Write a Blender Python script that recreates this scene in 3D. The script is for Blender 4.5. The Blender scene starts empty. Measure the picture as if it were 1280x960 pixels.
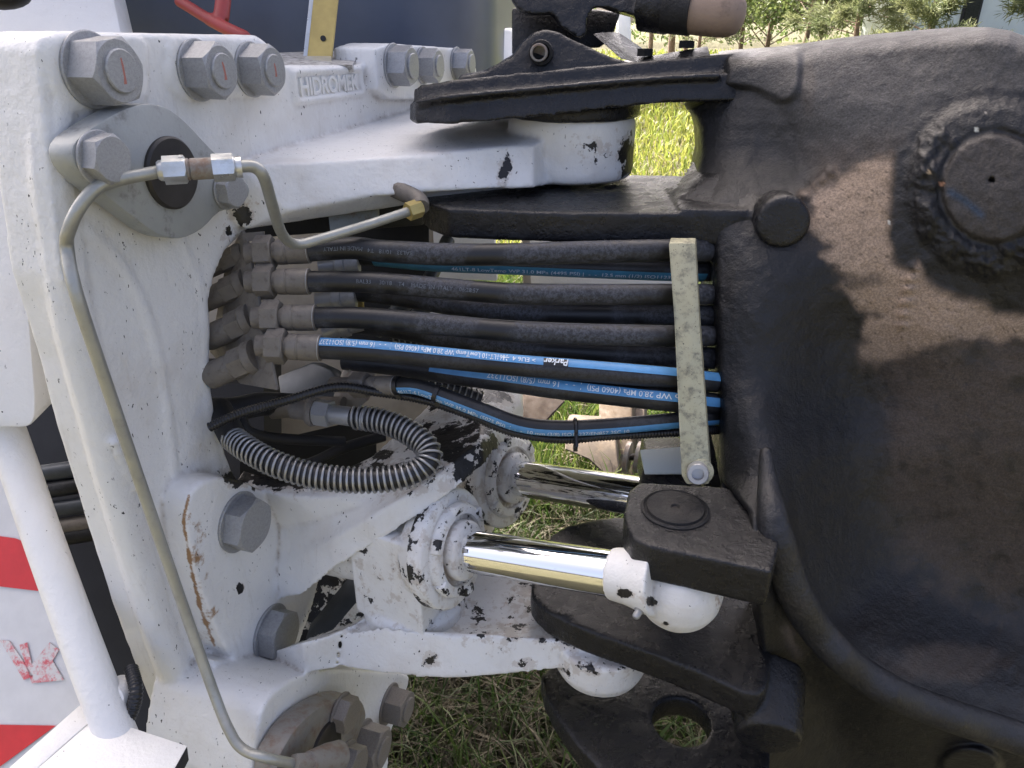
import bpy, bmesh, math, random
import numpy as np
from mathutils import Vector, Matrix, noise as mnoise
from mathutils.geometry import tessellate_polygon

random.seed(7); RNG = np.random.default_rng(7)
S = bpy.context.scene
COL = S.collection
# ------------------------------------------------------------------ camera
FPX = 930.0                       # focal length for a 1280 px wide picture
PITCH = math.radians(26.0)
CAM = Vector((0, 0, 1.5))
FW = Vector((0, math.cos(PITCH), -math.sin(PITCH)))
UP = Vector((0, math.sin(PITCH), math.cos(PITCH)))
RT = Vector((1, 0, 0))
cd = bpy.data.cameras.new('camera'); co = bpy.data.objects.new('camera', cd); COL.objects.link(co)
cd.sensor_width = 36.0; cd.lens = 36.0 * FPX / 1280.0
cd.clip_start = 0.02; cd.clip_end = 2000
co.location = CAM; co.rotation_euler = (math.pi / 2 - PITCH, 0, 0)
S.camera = co
# ------------------------------------------------------------------ light
SUN_EL, SUN_AZ = math.radians(44), math.radians(-28)      # azimuth from +Y, towards +X
w = bpy.data.worlds.new('World'); S.world = w; w.use_nodes = True
nt = w.node_tree; bgn = nt.nodes['Background']
sk = nt.nodes.new('ShaderNodeTexSky'); sk.sky_type = 'NISHITA'; sk.sun_disc = False
sk.sun_elevation = SUN_EL; sk.sun_rotation = SUN_AZ; sk.air_density = 0.3; sk.dust_density = 7.0; sk.ozone_density = 0.0
nt.links.new(sk.outputs[0], bgn.inputs[0]); bgn.inputs[1].default_value = 0.12
sl = bpy.data.lights.new('sun', 'SUN'); so = bpy.data.objects.new('sun', sl); COL.objects.link(so)
sl.energy = 3.6; sl.angle = math.radians(0.5); sl.color = (1.0, 0.92, 0.79)
sdir = Vector((math.sin(SUN_AZ) * math.cos(SUN_EL), math.cos(SUN_AZ) * math.cos(SUN_EL), math.sin(SUN_EL)))
so.rotation_euler = sdir.to_track_quat('Z', 'Y').to_euler(); so.location = (0, 0, 8)
S.view_settings.view_transform = 'Standard'; S.view_settings.look = 'None'
S.view_settings.gamma = 1.0; S.view_settings.exposure = 2.75
S.render.engine = 'CYCLES'
S.cycles.max_bounces = 8

# ------------------------------------------------------------------ where things stand
def ray(px, py):
    return FW + RT * ((px - 640) / FPX) + UP * ((480 - py) / FPX)
def D(px, py, d): return CAM + ray(px, py) * d
def DD(pts): return [D(*p) for p in pts]
def Zp(px, py, z):
    r = ray(px, py); return CAM + r * ((z - CAM.z) / r.z)
def ZZ(pts, z): return [Zp(x, y, z) for x, y in pts]
PIV = Vector((0.082, 1.077, 0.0))                         # hinge axis of the machine
N = Vector((0.9507, -0.3101, 0.0)); N.normalize()         # machine axis, towards its front
T = Vector((-N.y, N.x, 0.0))                              # across the machine, away from the viewer
ZU = Vector((0, 0, 1))
def E(px, py, off=0.0):                                   # on the end plate of the rear frame
    r = ray(px, py); a = -0.318 + off
    return CAM + r * ((N.dot(PIV) + a - N.dot(CAM)) / N.dot(r))
def EE(pts, off=0.0): return [E(x, y, off) for x, y in pts]
def proj(co_):                                            # world points -> photo pixels
    q = co_ - np.array(CAM); d = q @ np.array(FW)
    return 640 + FPX * (q @ np.array(RT)) / d, 480 - FPX * (q @ np.array(UP)) / d
def spline(pts, n=8, closed=False):
    P = [Vector(p) for p in pts]; out = []; m = len(P)
    for i in range(m if closed else m - 1):
        a = P[(i - 1) % m] if (closed or i > 0) else P[0]*2 - P[1]
        b = P[i]; c = P[(i + 1) % m]
        e = P[(i + 2) % m] if (closed or i + 2 < m) else P[-1]*2 - P[-2]
        for k in range(n):
            t = k / n
            out.append(0.5*((2*b)+(c-a)*t+(2*a-5*b+4*c-e)*t*t+(3*b-a-3*c+e)*t**3))
    if not closed: out.append(P[-1])
    return out
def sp2(pts, n=6, closed=True): return [(p.x, p.y) for p in spline([Vector((x, y, 0)) for x, y in pts], n, closed)]
def rnd(pts, r, n=4, skip=()):                            # round the corners of a polygon of points
    P = [Vector(p) for p in pts]; out = []; m = len(P)
    for i in range(m):
        a, b, c = P[i-1], P[i], P[(i+1) % m]
        u = a - b; v = c - b
        k = min(r, u.length*.45, v.length*.45)
        if i in skip or u.length < 1e-6 or v.length < 1e-6: out.append(b); continue
        p, q = b + u.normalized()*k, b + v.normalized()*k
        for j in range(n + 1):
            t = j / n; out.append(p*(1-t)**2 + b*2*t*(1-t) + q*t*t)
    return out

# ------------------------------------------------------------------ shapes
class G:
    def __init__(s): s.v = []; s.f = []
    def add(s, vs, fs):
        o = len(s.v); s.v += [Vector(p) for p in vs]; s.f += [[i + o for i in f] for f in fs]; return s
    def loft(s, a, b):
        n = len(a)
        s.add(list(a) + list(b), [list(range(n))[::-1], list(range(n, 2*n))] + [[i, (i+1) % n, n+(i+1) % n, n+i] for i in range(n)]); return s
    def prism(s, pts, vec, holes=()):
        vec = Vector(vec)
        if not holes: return s.loft(pts, [p + vec for p in pts])
        loops = [list(pts)] + [list(h) for h in holes]; fl = [p for l in loops for p in l]; n = len(fl)
        tri = tessellate_polygon(loops); fs = [list(t) for t in tri] + [[i + n for i in t][::-1] for t in tri]
        o = 0
        for l in loops:
            m = len(l); fs += [[o+i, o+(i+1) % m, n+o+(i+1) % m, n+o+i] for i in range(m)]; o += m
        s.add(fl + [p + vec for p in fl], fs); return s
    def tube(s, path, r, n=12, cap=True):
        P = [Vector(p) for p in path]; m = len(P); rr = r if hasattr(r, '__len__') else [r]*m
        up = None; vs = []
        for i in range(m):
            d = (P[min(i+1, m-1)] - P[max(i-1, 0)]).normalized()
            if up is None:
                up = d.cross(ZU) if abs(d.z) < .95 else d.cross(Vector((1, 0, 0))); up = d.cross(up).normalized() * -1
            up = (up - d*up.dot(d)).normalized(); sd = d.cross(up)
            for k in range(n):
                a = 2*math.pi*k/n; vs.append(P[i] + (up*math.cos(a) + sd*math.sin(a))*rr[i])
        fs = [[i*n+k, i*n+(k+1) % n, (i+1)*n+(k+1) % n, (i+1)*n+k] for i in range(m-1) for k in range(n)]
        if cap: fs += [list(range(n))[::-1], [(m-1)*n+k for k in range(n)]]
        s.add(vs, fs); return s
    def lathe(s, o, ax, prof, n=32, rot=0.0):              # prof: (distance along the axis, radius)
        o = Vector(o); ax = Vector(ax).normalized()
        u = ax.cross(ZU) if abs(ax.z) < .9 else ax.cross(Vector((1, 0, 0))); u.normalize(); v = ax.cross(u)
        vs = []
        for h, r in prof:
            for k in range(n):
                a = 2*math.pi*k/n + rot; vs.append(o + ax*h + (u*math.cos(a) + v*math.sin(a))*r)
        m = len(prof)
        fs = [[i*n+k, i*n+(k+1) % n, (i+1)*n+(k+1) % n, (i+1)*n+k] for i in range(m-1) for k in range(n)]
        fs += [list(range(n))[::-1], [(m-1)*n+k for k in range(n)]]
        s.add(vs, fs); return s
    def box(s, c, hx, hy, hz):
        c, hx, hy, hz = map(Vector, (c, hx, hy, hz))
        return s.loft([c-hx-hy-hz, c+hx-hy-hz, c+hx+hy-hz, c-hx+hy-hz], [c-hx-hy+hz, c+hx-hy+hz, c+hx+hy+hz, c-hx+hy+hz])
    def ball(s, c, r, sc=(1, 1, 1), n=16):
        prof = [(-r*math.cos(math.pi*i/10), max(r*math.sin(math.pi*i/10), 1e-5)) for i in range(11)]
        g = G(); g.lathe((0, 0, 0), ZU, prof, n)
        return s.add([Vector(c) + Vector((p.x*sc[0], p.y*sc[1], p.z*sc[2])) for p in g.v], g.f)
def circle(c, u, v, r, n=32): return [Vector(c) + (Vector(u)*math.cos(2*math.pi*k/n) + Vector(v)*math.sin(2*math.pi*k/n))*r for k in range(n)]

OFF = {}
def setp(o, label=None, cat=None, group=None, kind=None):
    for k, x in (('label', label), ('category', cat), ('group', group), ('kind', kind)):
        if x: o[k] = x
    return o
def thing(name, label, cat, loc=(0, 0, 0), group=None):
    o = bpy.data.objects.new(name, None); o.empty_display_size = .05; COL.objects.link(o); o.location = loc
    OFF[o] = Vector(loc); return setp(o, label, cat, group)
def mesh_of(g, name, off=Vector((0, 0, 0)), bevel=0, seg=2, smooth=35):
    me = bpy.data.meshes.new(name)
    bm = bmesh.new(); vs = [bm.verts.new(p - off) for p in g.v]
    for f in g.f:
        try: bm.faces.new([vs[i] for i in f])
        except ValueError: pass
    bmesh.ops.recalc_face_normals(bm, faces=bm.faces)
    if bevel:
        ed = [e for e in bm.edges if len(e.link_faces) == 2 and e.calc_face_angle(0) > .6]
        bmesh.ops.bevel(bm, geom=ed, offset=bevel, segments=seg, affect='EDGES', profile=.5, clamp_overlap=True)
    bm.to_mesh(me); bm.free()
    me.polygons.foreach_set('use_smooth', [True]*len(me.polygons))
    me.set_sharp_from_angle(angle=math.radians(smooth)); return me
def put(name, me, mat, parent=None, label=None):
    o = bpy.data.objects.new(name, me); COL.objects.link(o)
    if mat and not me.materials: me.materials.append(mat)
    if parent is not None: o.parent = parent; OFF[o] = OFF.get(parent, Vector((0, 0, 0)))
    if label: o['label'] = label
    return o
def part(name, g, mat, parent, bevel=0, seg=2, smooth=35, label=None):
    off = OFF.get(parent, Vector((0, 0, 0))) if parent is not None else Vector((0, 0, 0))
    return put(name, mesh_of(g, name, off, bevel, seg, smooth), mat, parent, label)
def single(name, g, mat, label, cat, group=None, bevel=0, seg=2, smooth=35):
    c = sum(g.v, Vector())/len(g.v); me = mesh_of(g, name, c, bevel, seg, smooth)
    o = bpy.data.objects.new(name, me); COL.objects.link(o); me.materials.append(mat); o.location = c
    OFF[o] = c
    return setp(o, label, cat, group)
def cast(name, g, mat, parent, voxel=.0035, it=5, bump=0.0, label=None):
    """fused casting: all pieces merged, every edge and joint rounded"""
    off = OFF.get(parent, Vector((0, 0, 0)))
    me = mesh_of(g, name + '_raw'); o = bpy.data.objects.new(name, me); COL.objects.link(o)
    m = o.modifiers.new('r', 'REMESH'); m.mode = 'VOXEL'; m.voxel_size = voxel; m.use_smooth_shade = True
    m = o.modifiers.new('s', 'SMOOTH'); m.factor = .5; m.iterations = it
    dg = bpy.context.evaluated_depsgraph_get(); dg.update()
    nm = bpy.data.meshes.new_from_object(o.evaluated_get(dg)); nm.name = name
    bpy.data.objects.remove(o); bpy.data.meshes.remove(me)
    n = len(nm.vertices); co_ = np.empty(n*3); nm.vertices.foreach_get('co', co_); co_ = co_.reshape(-1, 3)
    if bump:
        no = np.empty(n*3); nm.vertices.foreach_get('normal', no); no = no.reshape(-1, 3)
        h = np.array([mnoise.noise(Vector(p)*28) + .6*mnoise.noise(Vector(p)*75) for p in co_])
        co_ = co_ + no*(h*bump)[:, None]
    world = co_.copy(); nm.vertices.foreach_set('co', (co_ - np.array(off)).ravel())
    nm.polygons.foreach_set('use_smooth', [True]*len(nm.polygons)); nm.update()
    nm.materials.clear(); nm.materials.append(mat)
    ob = put(name, nm, None, parent, label); return ob, world
def fattr(o, name, vals):
    a = o.data.attributes.new(name, 'FLOAT', 'POINT'); a.data.foreach_set('value', np.asarray(vals, dtype=np.float32))
def cattr(o, name, rgb):
    a = o.data.color_attributes.new(name, 'FLOAT_COLOR', 'POINT')
    a.data.foreach_set('color', np.concatenate([rgb, np.ones((len(rgb), 1))], 1).astype(np.float32).ravel())
def spots(world, lst, base=0.0):
    x, y = proj(world); v = np.full(len(world), base)
    for sx, sy, rx, ry, st in lst:
        q = ((x-sx)/rx)**2 + ((y-sy)/ry)**2; v = np.maximum(v, st*np.exp(-q*1.1))
    return v
def ss(a, b, x):
    t = np.clip((x-a)/(b-a), 0, 1); return t*t*(3-2*t)

def seg_dist(x, y, pts):
    best = np.full(x.shape, 1e9); side = np.zeros(x.shape)
    for (ax, ay), (bx, by) in zip(pts[:-1], pts[1:]):
        dx, dy = bx-ax, by-ay; t = np.clip(((x-ax)*dx+(y-ay)*dy)/(dx*dx+dy*dy), 0, 1); qx, qy = x-ax-t*dx, y-ay-t*dy
        dd = np.hypot(qx, qy); s = np.sign(dx*qy-dy*qx); m = dd < best; best = np.where(m, dd, best); side = np.where(m, s, side)
    return best, side
# ------------------------------------------------------------------ materials
class Mt:
    def __init__(s, name):
        s.m = bpy.data.materials.new(name); s.m.use_nodes = True; s.t = s.m.node_tree; s.b = s.t.nodes['Principled BSDF']
        s.tc = s.t.nodes.new('ShaderNodeTexCoord').outputs['Object']
    def n(s, t, **k):
        x = s.t.nodes.new(t)
        for a, b in k.items(): setattr(x, a, b)
        return x
    def link(s, a, b): s.t.links.new(a, b)
    def noise(s, scale, detail=4, rough=.55, vec=None, stretch=None, dist=0):
        x = s.n('ShaderNodeTexNoise'); x.inputs['Scale'].default_value = scale; x.inputs['Detail'].default_value = detail
        x.inputs['Roughness'].default_value = rough; x.inputs['Distortion'].default_value = dist
        v = vec or s.tc
        if stretch:
            mp = s.n('ShaderNodeMapping'); mp.inputs['Scale'].default_value = stretch; s.link(v, mp.inputs[0]); v = mp.outputs[0]
        s.link(v, x.inputs['Vector']); return x.outputs['Fac']
    def ramp(s, fac, a, b, lo=0.0, hi=1.0):
        x = s.n('ShaderNodeMapRange', interpolation_type='SMOOTHSTEP')
        for i, q in enumerate((a, b, lo, hi)): x.inputs[1+i].default_value = q
        s.link(fac, x.inputs[0]); return x.outputs[0]
    def math(s, op, a, b):
        x = s.n('ShaderNodeMath', operation=op)
        for i, q in enumerate((a, b)):
            if isinstance(q, (int, float)): x.inputs[i].default_value = q
            else: s.link(q, x.inputs[i])
        return x.outputs[0]
    def mix(s, fac, a, b):
        x = s.n('ShaderNodeMix', data_type='RGBA')
        for i, q in ((0, fac), (6, a), (7, b)):
            if isinstance(q, (int, float)): x.inputs[i].default_value = q
            elif isinstance(q, tuple): x.inputs[i].default_value = (*q, 1)
            else: s.link(q, x.inputs[i])
        return x.outputs[2]
    def attr(s, name, col=False): 
        x = s.n('ShaderNodeAttribute', attribute_name=name); return x.outputs['Color' if col else 'Fac']
    def set(s, col=None, rough=None, metal=None, spec=None):
        for k, q in (('Base Color', col), ('Roughness', rough), ('Metallic', metal), ('Specular IOR Level', spec)):
            if q is None: continue
            i = s.b.inputs[k]
            if isinstance(q, tuple): i.default_value = (*q, 1)
            elif isinstance(q, (int, float)): i.default_value = q
            else: s.link(q, i)
        return s
    def bump(s, h, dist=.001, strength=1.0, prev=None):
        x = s.n('ShaderNodeBump'); x.inputs['Distance'].default_value = dist; x.inputs['Strength'].default_value = strength
        s.link(h, x.inputs['Height'])
        if prev: s.link(prev, x.inputs['Normal'])
        s.link(x.outputs[0], s.b.inputs['Normal']); return x.outputs[0]

def white_paint(name, base=0.0, dirt=.35, col=(.74, .735, .71), chipc=(.014, .013, .013)):
    m = Mt(name)
    big = m.ramp(m.noise(9, 5, .6), .48, .75); c = m.mix(m.math('MULTIPLY', big, dirt), col, (.48, .42, .34))
    fine = m.ramp(m.noise(70, 4, .7), .6, .8); c = m.mix(m.math('MULTIPLY', fine, dirt*.8), c, (.42, .34, .25))
    grime = m.attr('rust'); gm = m.ramp(m.math('ADD', m.noise(60, 6, .7), m.math('MULTIPLY', grime, .35)), .72, .9)
    c = m.mix(gm, c, (.30, .17, .075))
    ch = m.math('ADD', m.math('MULTIPLY', m.attr('chip'), .36), base*.36)
    mk = m.ramp(m.math('ADD', m.noise(58, 10, .70, dist=.1), ch), .765, .785)
    pt = m.n('ShaderNodeNewGeometry').outputs['Pointiness']
    cav = m.math('MULTIPLY', m.ramp(pt, .5, .445), m.ramp(m.noise(35, 5, .7), .3, .62)); c = m.mix(m.math('MULTIPLY', cav, .8 if base > -.5 else 0), c, (.22, .17, .12))
    wear = m.math('MULTIPLY', m.ramp(pt, .535, .60), .12 if base > -.5 else 0)
    mk = m.ramp(m.math('ADD', m.noise(40, 9, .66, dist=.12), m.math('ADD', ch, wear)), .762, .778)
    halo = m.ramp(m.math('ADD', m.noise(58, 10, .70, dist=.1), ch), .68, .765, 0, .4); c = m.mix(halo, c, (.36, .28, .20))
    strk = m.ramp(m.noise(26, 5, .75, stretch=(2.2, 2.2, .35)), .56, .74, 0, dirt*.7); c = m.mix(strk, c, (.40, .35, .28))
    sl_ = .672 if dirt > .2 else .715; sp = m.ramp(m.noise(230, 3, .6, stretch=(1, 1, .55)), sl_, sl_ + .018)
    spb = m.ramp(m.noise(14, 2), .40, .56); sp = m.math('MULTIPLY', sp, spb)
    msk = m.math('MAXIMUM', mk, sp); c = m.mix(msk, c, chipc)
    m.set(c, m.ramp(m.noise(30, 3), .3, .7, .36, .52), 0, .45)
    p = m.bump(m.noise(190, 4, .6), .0016, .6)
    p = m.bump(m.noise(34, 3), .004, .35, p)
    inv = m.math('SUBTRACT', 1.0, msk); m.bump(inv, .0006, .7, p)
    return m.m
def black_coat(name, col=(.0088, .009, .0106), lump=1.0, rough=(.30, .55), tint=False, dust=.14):
    m = Mt(name)
    b = m.attr('tint', True) if tint else m.mix(m.ramp(m.noise(22, 6, .7), .52, .8, 0, dust), col, (.085, .066, .052))
    gr = m.ramp(m.noise(420, 3, .7), .35, .7, .72, 1.25)
    x = m.n('ShaderNodeVectorMath', operation='SCALE'); m.link(b, x.inputs[0]); m.link(gr, x.inputs['Scale'])
    rg = m.ramp(m.noise(40, 5, .65), .3, .7, *rough)
    if tint:
        bw = m.n('ShaderNodeRGBToBW'); m.link(b, bw.inputs[0]); rg = m.math('ADD', m.ramp(bw.outputs[0], .010, .06, .34, .70), m.ramp(m.noise(40, 5, .65), .3, .7, -.06, .12))
    m.set(x.outputs[0], rg, 0, .42)
    p = m.bump(m.noise(42, 5, .6), .006, .35*lump)
    p = m.bump(m.noise(230, 5, .7), .002, .7*lump, p)
    p = m.bump(m.noise(60, 4, .7, stretch=(1, 1, .12)), .002, .3, p)
    return m.m
def metal(name, col, met=.6, rough=(.4, .6), dirt=(.10, .075, .05), amount=.6, lo=.5, hi=.72, sc=60, speck=None, bump=.4):
    m = Mt(name)
    d = m.ramp(m.noise(sc, 6, .7), lo, hi, 0, amount); c = m.mix(d, col, dirt)
    c = m.mix(m.ramp(m.noise(sc*.25, 3), .35, .7, 0, .35), c, tuple(x*.55 for x in col))
    if speck: c = m.mix(m.ramp(m.noise(380, 4, .75), speck[0], speck[0]+.05), c, speck[1])
    mm = m.math('MULTIPLY', m.math('SUBTRACT', 1.0, d), met)
    m.set(c, m.ramp(m.noise(45, 4), .3, .7, *rough), mm)
    m.bump(m.noise(260, 3, .6), .0008, bump); return m.m
def plain(name, col, rough=.5, met=0.0, var=.25, sc=30, bump=0.0, spec=.5):
    m = Mt(name); c = m.mix(m.ramp(m.noise(sc, 5, .6), .3, .75), tuple(x*(1-var) for x in col), tuple(min(1, x*(1+var)) for x in col))
    m.set(c, rough, met, spec)
    if bump: m.bump(m.noise(sc*6, 3), .001, bump)
    return m.m
def rubber(name, dusty=.75):
    m = Mt(name)
    a = m.ramp(m.noise(11, 4, .55, dist=.5), .44, .6); f = m.ramp(m.noise(240, 4, .85), .36, .64)
    k = m.math('MULTIPLY', m.math('MULTIPLY', a, f), dusty)
    c = m.mix(k, (.0095, .010, .0115), (.095, .10, .118))
    c = m.mix(m.ramp(m.noise(50, 5, .7), .66, .76, 0, .35), c, (.10, .07, .04))
    m.set(c, m.ramp(k, 0, .5, .46, .75)); m.bump(m.noise(500, 2), .0004, .3); return m.m
M = {}
M['white'] = white_paint('white_paint'); M['white_chip'] = white_paint('chipped_white_paint', base=.46, dirt=.7)
M['white_clean'] = white_paint('clean_white_paint', base=-1, dirt=.12)
M['black'] = black_coat('greasy_black_coat', rough=(.16, .42)); M['black_dull'] = black_coat('dull_black_coat', (.0095, .0093, .0096), 1.2, (.5, .75), dust=.3)
M['black_tint'] = black_coat('dusty_black_coat', lump=1.1, rough=(.55, .8), tint=True)
M['rib'] = black_coat('pale_black_rib', (.016, .0165, .019), 1.0, (.28, .48), dust=.5)  # lighter, bluer black than the hinge plates
M['zinc'] = metal('zinc_steel', (.40, .405, .41), .6, (.34, .56), (.10, .085, .07), .6, .5, .74, 36)
M['plate_zinc'] = metal('zinc_plate', (.37, .385, .375), .35, (.5, .65), (.13, .12, .11), .7, .52, .7, 40)
M['zinc_rust'] = metal('weathered_zinc', (.27, .255, .23), .4, (.5, .7), (.17, .085, .04), .75, .45, .68, 50)
M['pipe'] = metal('zinc_pipe', (.40, .40, .36), .55, (.36, .52), (.22, .19, .15), .35, .5, .75, 90)
M['spring'] = metal('spring_steel', (.36, .36, .355), .75, (.3, .5), (.12, .10, .08), .6)
M['bright'] = metal('bright_zinc', (.62, .63, .62), .8, (.25, .4), (.3, .28, .2), .3)
M['fit'] = metal('dusty_fitting', (.20, .18, .155), .3, (.5, .8), (.06, .045, .032), .6, .5, .72, 110, None, .8)
M['bar'] = metal('yellow_zinc_bar', (.43, .41, .28), .35, (.45, .65), (.08, .08, .065), .75, .46, .66, 75, (.62, (.03, .03, .03)))
M['galv'] = metal('rusted_galvanised', (.33, .34, .30), .3, (.5, .7), (.22, .10, .035), .85, .5, .66, 60, (.66, (.04, .03, .02)))
mc = Mt('chrome'); film = mc.ramp(mc.noise(26, 6, .7, stretch=(.5, 1.6, 1.6), dist=.6), .56, .72)
mc.set(mc.mix(film, (.86, .865, .875), (.62, .60, .57)), mc.ramp(film, 0, 1, .035, .16), 1.0); mc.bump(mc.noise(700, 2), .0002, .05); M['chrome'] = mc.m
M['pin'] = plain('dark_pin', (.035, .032, .03), .5, .2)
M['rubber'] = rubber('dusty_rubber'); M['rubber_clean'] = rubber('clean_rubber', .3)
M['blue'] = plain('blue_stripe', (.085, .26, .50), .42, 0, .12, 60); M['teal'] = plain('teal_stripe', (.06, .21, .30), .45, 0, .15, 60)
M['ink'] = plain('white_ink', (.62, .68, .72), .5, 0, .05); M['ink_grey'] = plain('grey_ink', (.13, .145, .165), .6, 0, .3, 200)
M['logo_black'] = plain('black_ink', (.012, .013, .016), .4)
M['conduit'] = plain('corrugated_plastic', (.011, .011, .012), .38)
M['red'] = plain('red_plastic', (.36, .05, .045), .45, 0, .15, 20); M['red_paint'] = plain('red_mark', (.44, .17, .13), .6, 0, .4, 90)
M['red_film'] = plain('red_reflective_film', (.60, .03, .035), .45, 0, .08); M['white_film'] = plain('white_reflective_film', (.62, .62, .62), .45, 0, .05)
M['yellow'] = plain('yellow_chromate', (.42, .33, .12), .4, .5, .15, 25)
M['hood'] = plain('slate_panel', (.066, .080, .118), .33, 0, .12, 8)
M['beige'] = plain('beige_wall', (.34, .30, .24), .6, 0, .18, 12, .2)
M['dark'] = plain('dark_cavity', (.012, .012, .013), .6); M['slate'] = plain('slate_paint', (.07, .08, .092), .4, .2, .3, 20)  # near-black for dark parts and for sheets standing in for shade
M['tan_pin'] = metal('tan_rusty_pin', (.33, .24, .18), .1, (.55, .75), (.10, .07, .05), .6, .5, .7, 35)
M['pale'] = plain('pale_render', (.62, .68, .66), .7, 0, .05, 2); M['glass'] = plain('window_glass', (.03, .035, .03), .08)
M['glass'].node_tree.nodes['Principled BSDF'].inputs['Roughness'].default_value = .06
M['wood'] = metal('weathered_timber', (.075, .05, .03), 0, (.7, .9), (.03, .02, .013), .6, .45, .7, 25)
M['rock'] = metal('concrete_block', (.085, .065, .05), 0, (.7, .9), (.25, .19, .13), .6, .45, .7, 20)
M['bark'] = plain('bark', (.16, .11, .08), .85, 0, .4, 14, .6); M['pine_bark'] = plain('pine_bark', (.22, .15, .11), .85, 0, .35, 14, .6)
def leafmat(name, a, b):
    m = Mt(name); c = m.mix(m.ramp(m.noise(1.7, 3), .35, .65), a, b); m.set(c, .6, 0, .3)
    tr = m.n('ShaderNodeBsdfTranslucent'); m.link(c, tr.inputs[0]); mx = m.n('ShaderNodeMixShader'); mx.inputs[0].default_value = .4
    m.link(m.b.outputs[0], mx.inputs[1]); m.link(tr.outputs[0], mx.inputs[2]); m.link(mx.outputs[0], m.t.nodes['Material Output'].inputs[0]); return m.m
M['leaf'] = leafmat('birch_leaves', (.09, .135, .045), (.15, .18, .065)); M['needle'] = leafmat('pine_needles', (.12, .15, .07), (.19, .205, .10))
def grassmat():
    m = Mt('grass_blades'); c = m.attr('tint', True); m.set(c, .55, 0, .3)
    tr = m.n('ShaderNodeBsdfTranslucent'); m.link(c, tr.inputs[0]); mx = m.n('ShaderNodeMixShader'); mx.inputs[0].default_value = .4
    m.link(m.b.outputs[0], mx.inputs[1]); m.link(tr.outputs[0], mx.inputs[2]); m.link(mx.outputs[0], m.t.nodes['Material Output'].inputs[0]); return m.m
M['grass'] = grassmat()
mg = Mt('turf'); gc = mg.mix(mg.ramp(mg.noise(3, 6, .7), .35, .65), (.080, .078, .048), (.105, .096, .062))
gc = mg.mix(mg.ramp(mg.noise(60, 4, .7), .4, .7), gc, (.05, .05, .025)); mg.set(gc, .9, 0, .1); mg.bump(mg.noise(90, 4), .02, .8); M['turf'] = mg.m

# ================================================================== REAR FRAME (white casting)
rf = thing('rear_machine_half', 'chipped white cast steel hinge frame of the machine, carrying big hex nuts and cover plates', 'machine frame', (-.25, .95, .75))
g = G()
col_px = [(47, 62), (52, 46), (68, 39), (322, 44), (336, 54), (346, 82), (462, 81), (600, 95), (640, 120), (610, 200), (540, 222), (420, 240),
          (330, 276), (303, 292), (284, 312), (270, 342), (259, 385), (254, 430), (257, 470), (266, 515), (279, 555), (292, 592), (330, 640),
          (400, 720), (400, 850), (440, 900), (440, 1010), (282, 1010), (262, 960), (235, 890), (190, 760), (150, 620), (128, 540), (110, 460), (77, 347), (65, 250), (55, 150)]
g.prism(EE(col_px), -N*.06)
g.prism(EE([(470, 60), (486, 54), (572, 60), (592, 72), (606, 125), (488, 124), (472, 112)], .02), -N*.07)       # pad of the far nuts
for pts in ([(60, 52), (80, 44), (185, 45), (188, 130), (90, 138), (66, 110)], [(212, 46), (332, 50), (352, 84), (352, 118), (225, 122), (210, 100)]):
    g.prism(rnd(EE(pts, .004), .015), -N*.03)
# frame round the raised lettering
def quad_frame(p, off, h, wd):
    P = EE(p, off)
    for i in range(4): g.tube([P[i], P[(i+1) % 4]], wd, 8)
quad_frame([(366, 90), (450, 86), (455, 116), (371, 127)], .0015, 0, .0038)
# ridges and border of the column
g.tube(spline(EE([(95, 285), (140, 330), (172, 390), (193, 470), (205, 560), (212, 640), (225, 720)], -.0098), 6), .013, 10)
g.tube(spline(EE([(215, 300), (238, 350), (246, 410), (246, 470), (256, 540), (268, 620), (275, 680)], -.012), 6), .014, 10)
g.tube(spline(EE([(62, 60), (64, 200), (76, 300), (92, 400), (118, 500), (150, 620), (196, 775), (240, 900), (275, 1010)], -.0145), 6), .019, 10)
for k in range(6):                                        # cast marks on the border
    x, y = 143 + k*5.2, 553 + k*10.5
    g.ball(E(x, y, .004), .0062, (1, 1, 1.3 if k % 2 else .9), 8)
# pad of the steering bracket
g.prism(EE(sp2([(234, 640), (242, 612), (265, 598), (300, 600), (345, 628), (392, 690), (398, 730), (380, 790), (368, 812), (330, 824), (300, 826), (281, 808), (258, 752), (242, 700)], 3), .034), -N*.06)
# upper plate of the steering bracket
Tl = [(296, 600, .95), (345, 618, .93), (400, 622, .905), (450, 614, .885), (500, 598, .88), (550, 576, .885), (600, 543, .92), (626, 522, .98), (650, 498, 1.06)]
Al = [(325, 716, 1.01), (365, 702, .97), (410, 678, .905), (460, 648, .86), (505, 620, .85), (550, 589, .86), (600, 551, .90), (628, 529, .975), (652, 504, 1.055)]
Bl = [(345, 750, 1.01), (378, 745, .97), (420, 710, .905), (475, 676, .865), (520, 648, .855), (565, 616, .865), (606, 582, .90), (634, 552, .975), (656, 528, 1.055)]
rings = []
for a_, b_, c_, bk_ in zip(DD(Tl), DD(Al), DD(Bl), (.025, .03, .05, .08, .15, .22, .26, .26, .26)):
    k = (a_-b_).length; rings.append([a_ + Vector((.0, bk_, .0)), a_, (a_+b_)*.5 + Vector((0, .16*k, -.10*k)), b_*.82 + a_*.18 + Vector((0, .06*k, -.08*k)), b_, c_, c_ + Vector((.0, .05, .012)), a_ + Vector((0, bk_, -.03))])
m_ = len(rings[0]); g.add([p for r_ in rings for p in r_], [[i*m_+j, i*m_+(j+1) % m_, (i+1)*m_+(j+1) % m_, (i+1)*m_+j] for i in range(len(rings)-1) for j in range(m_)] + [list(range(m_)), [(len(rings)-1)*m_+j for j in range(m_)][::-1]])
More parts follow.
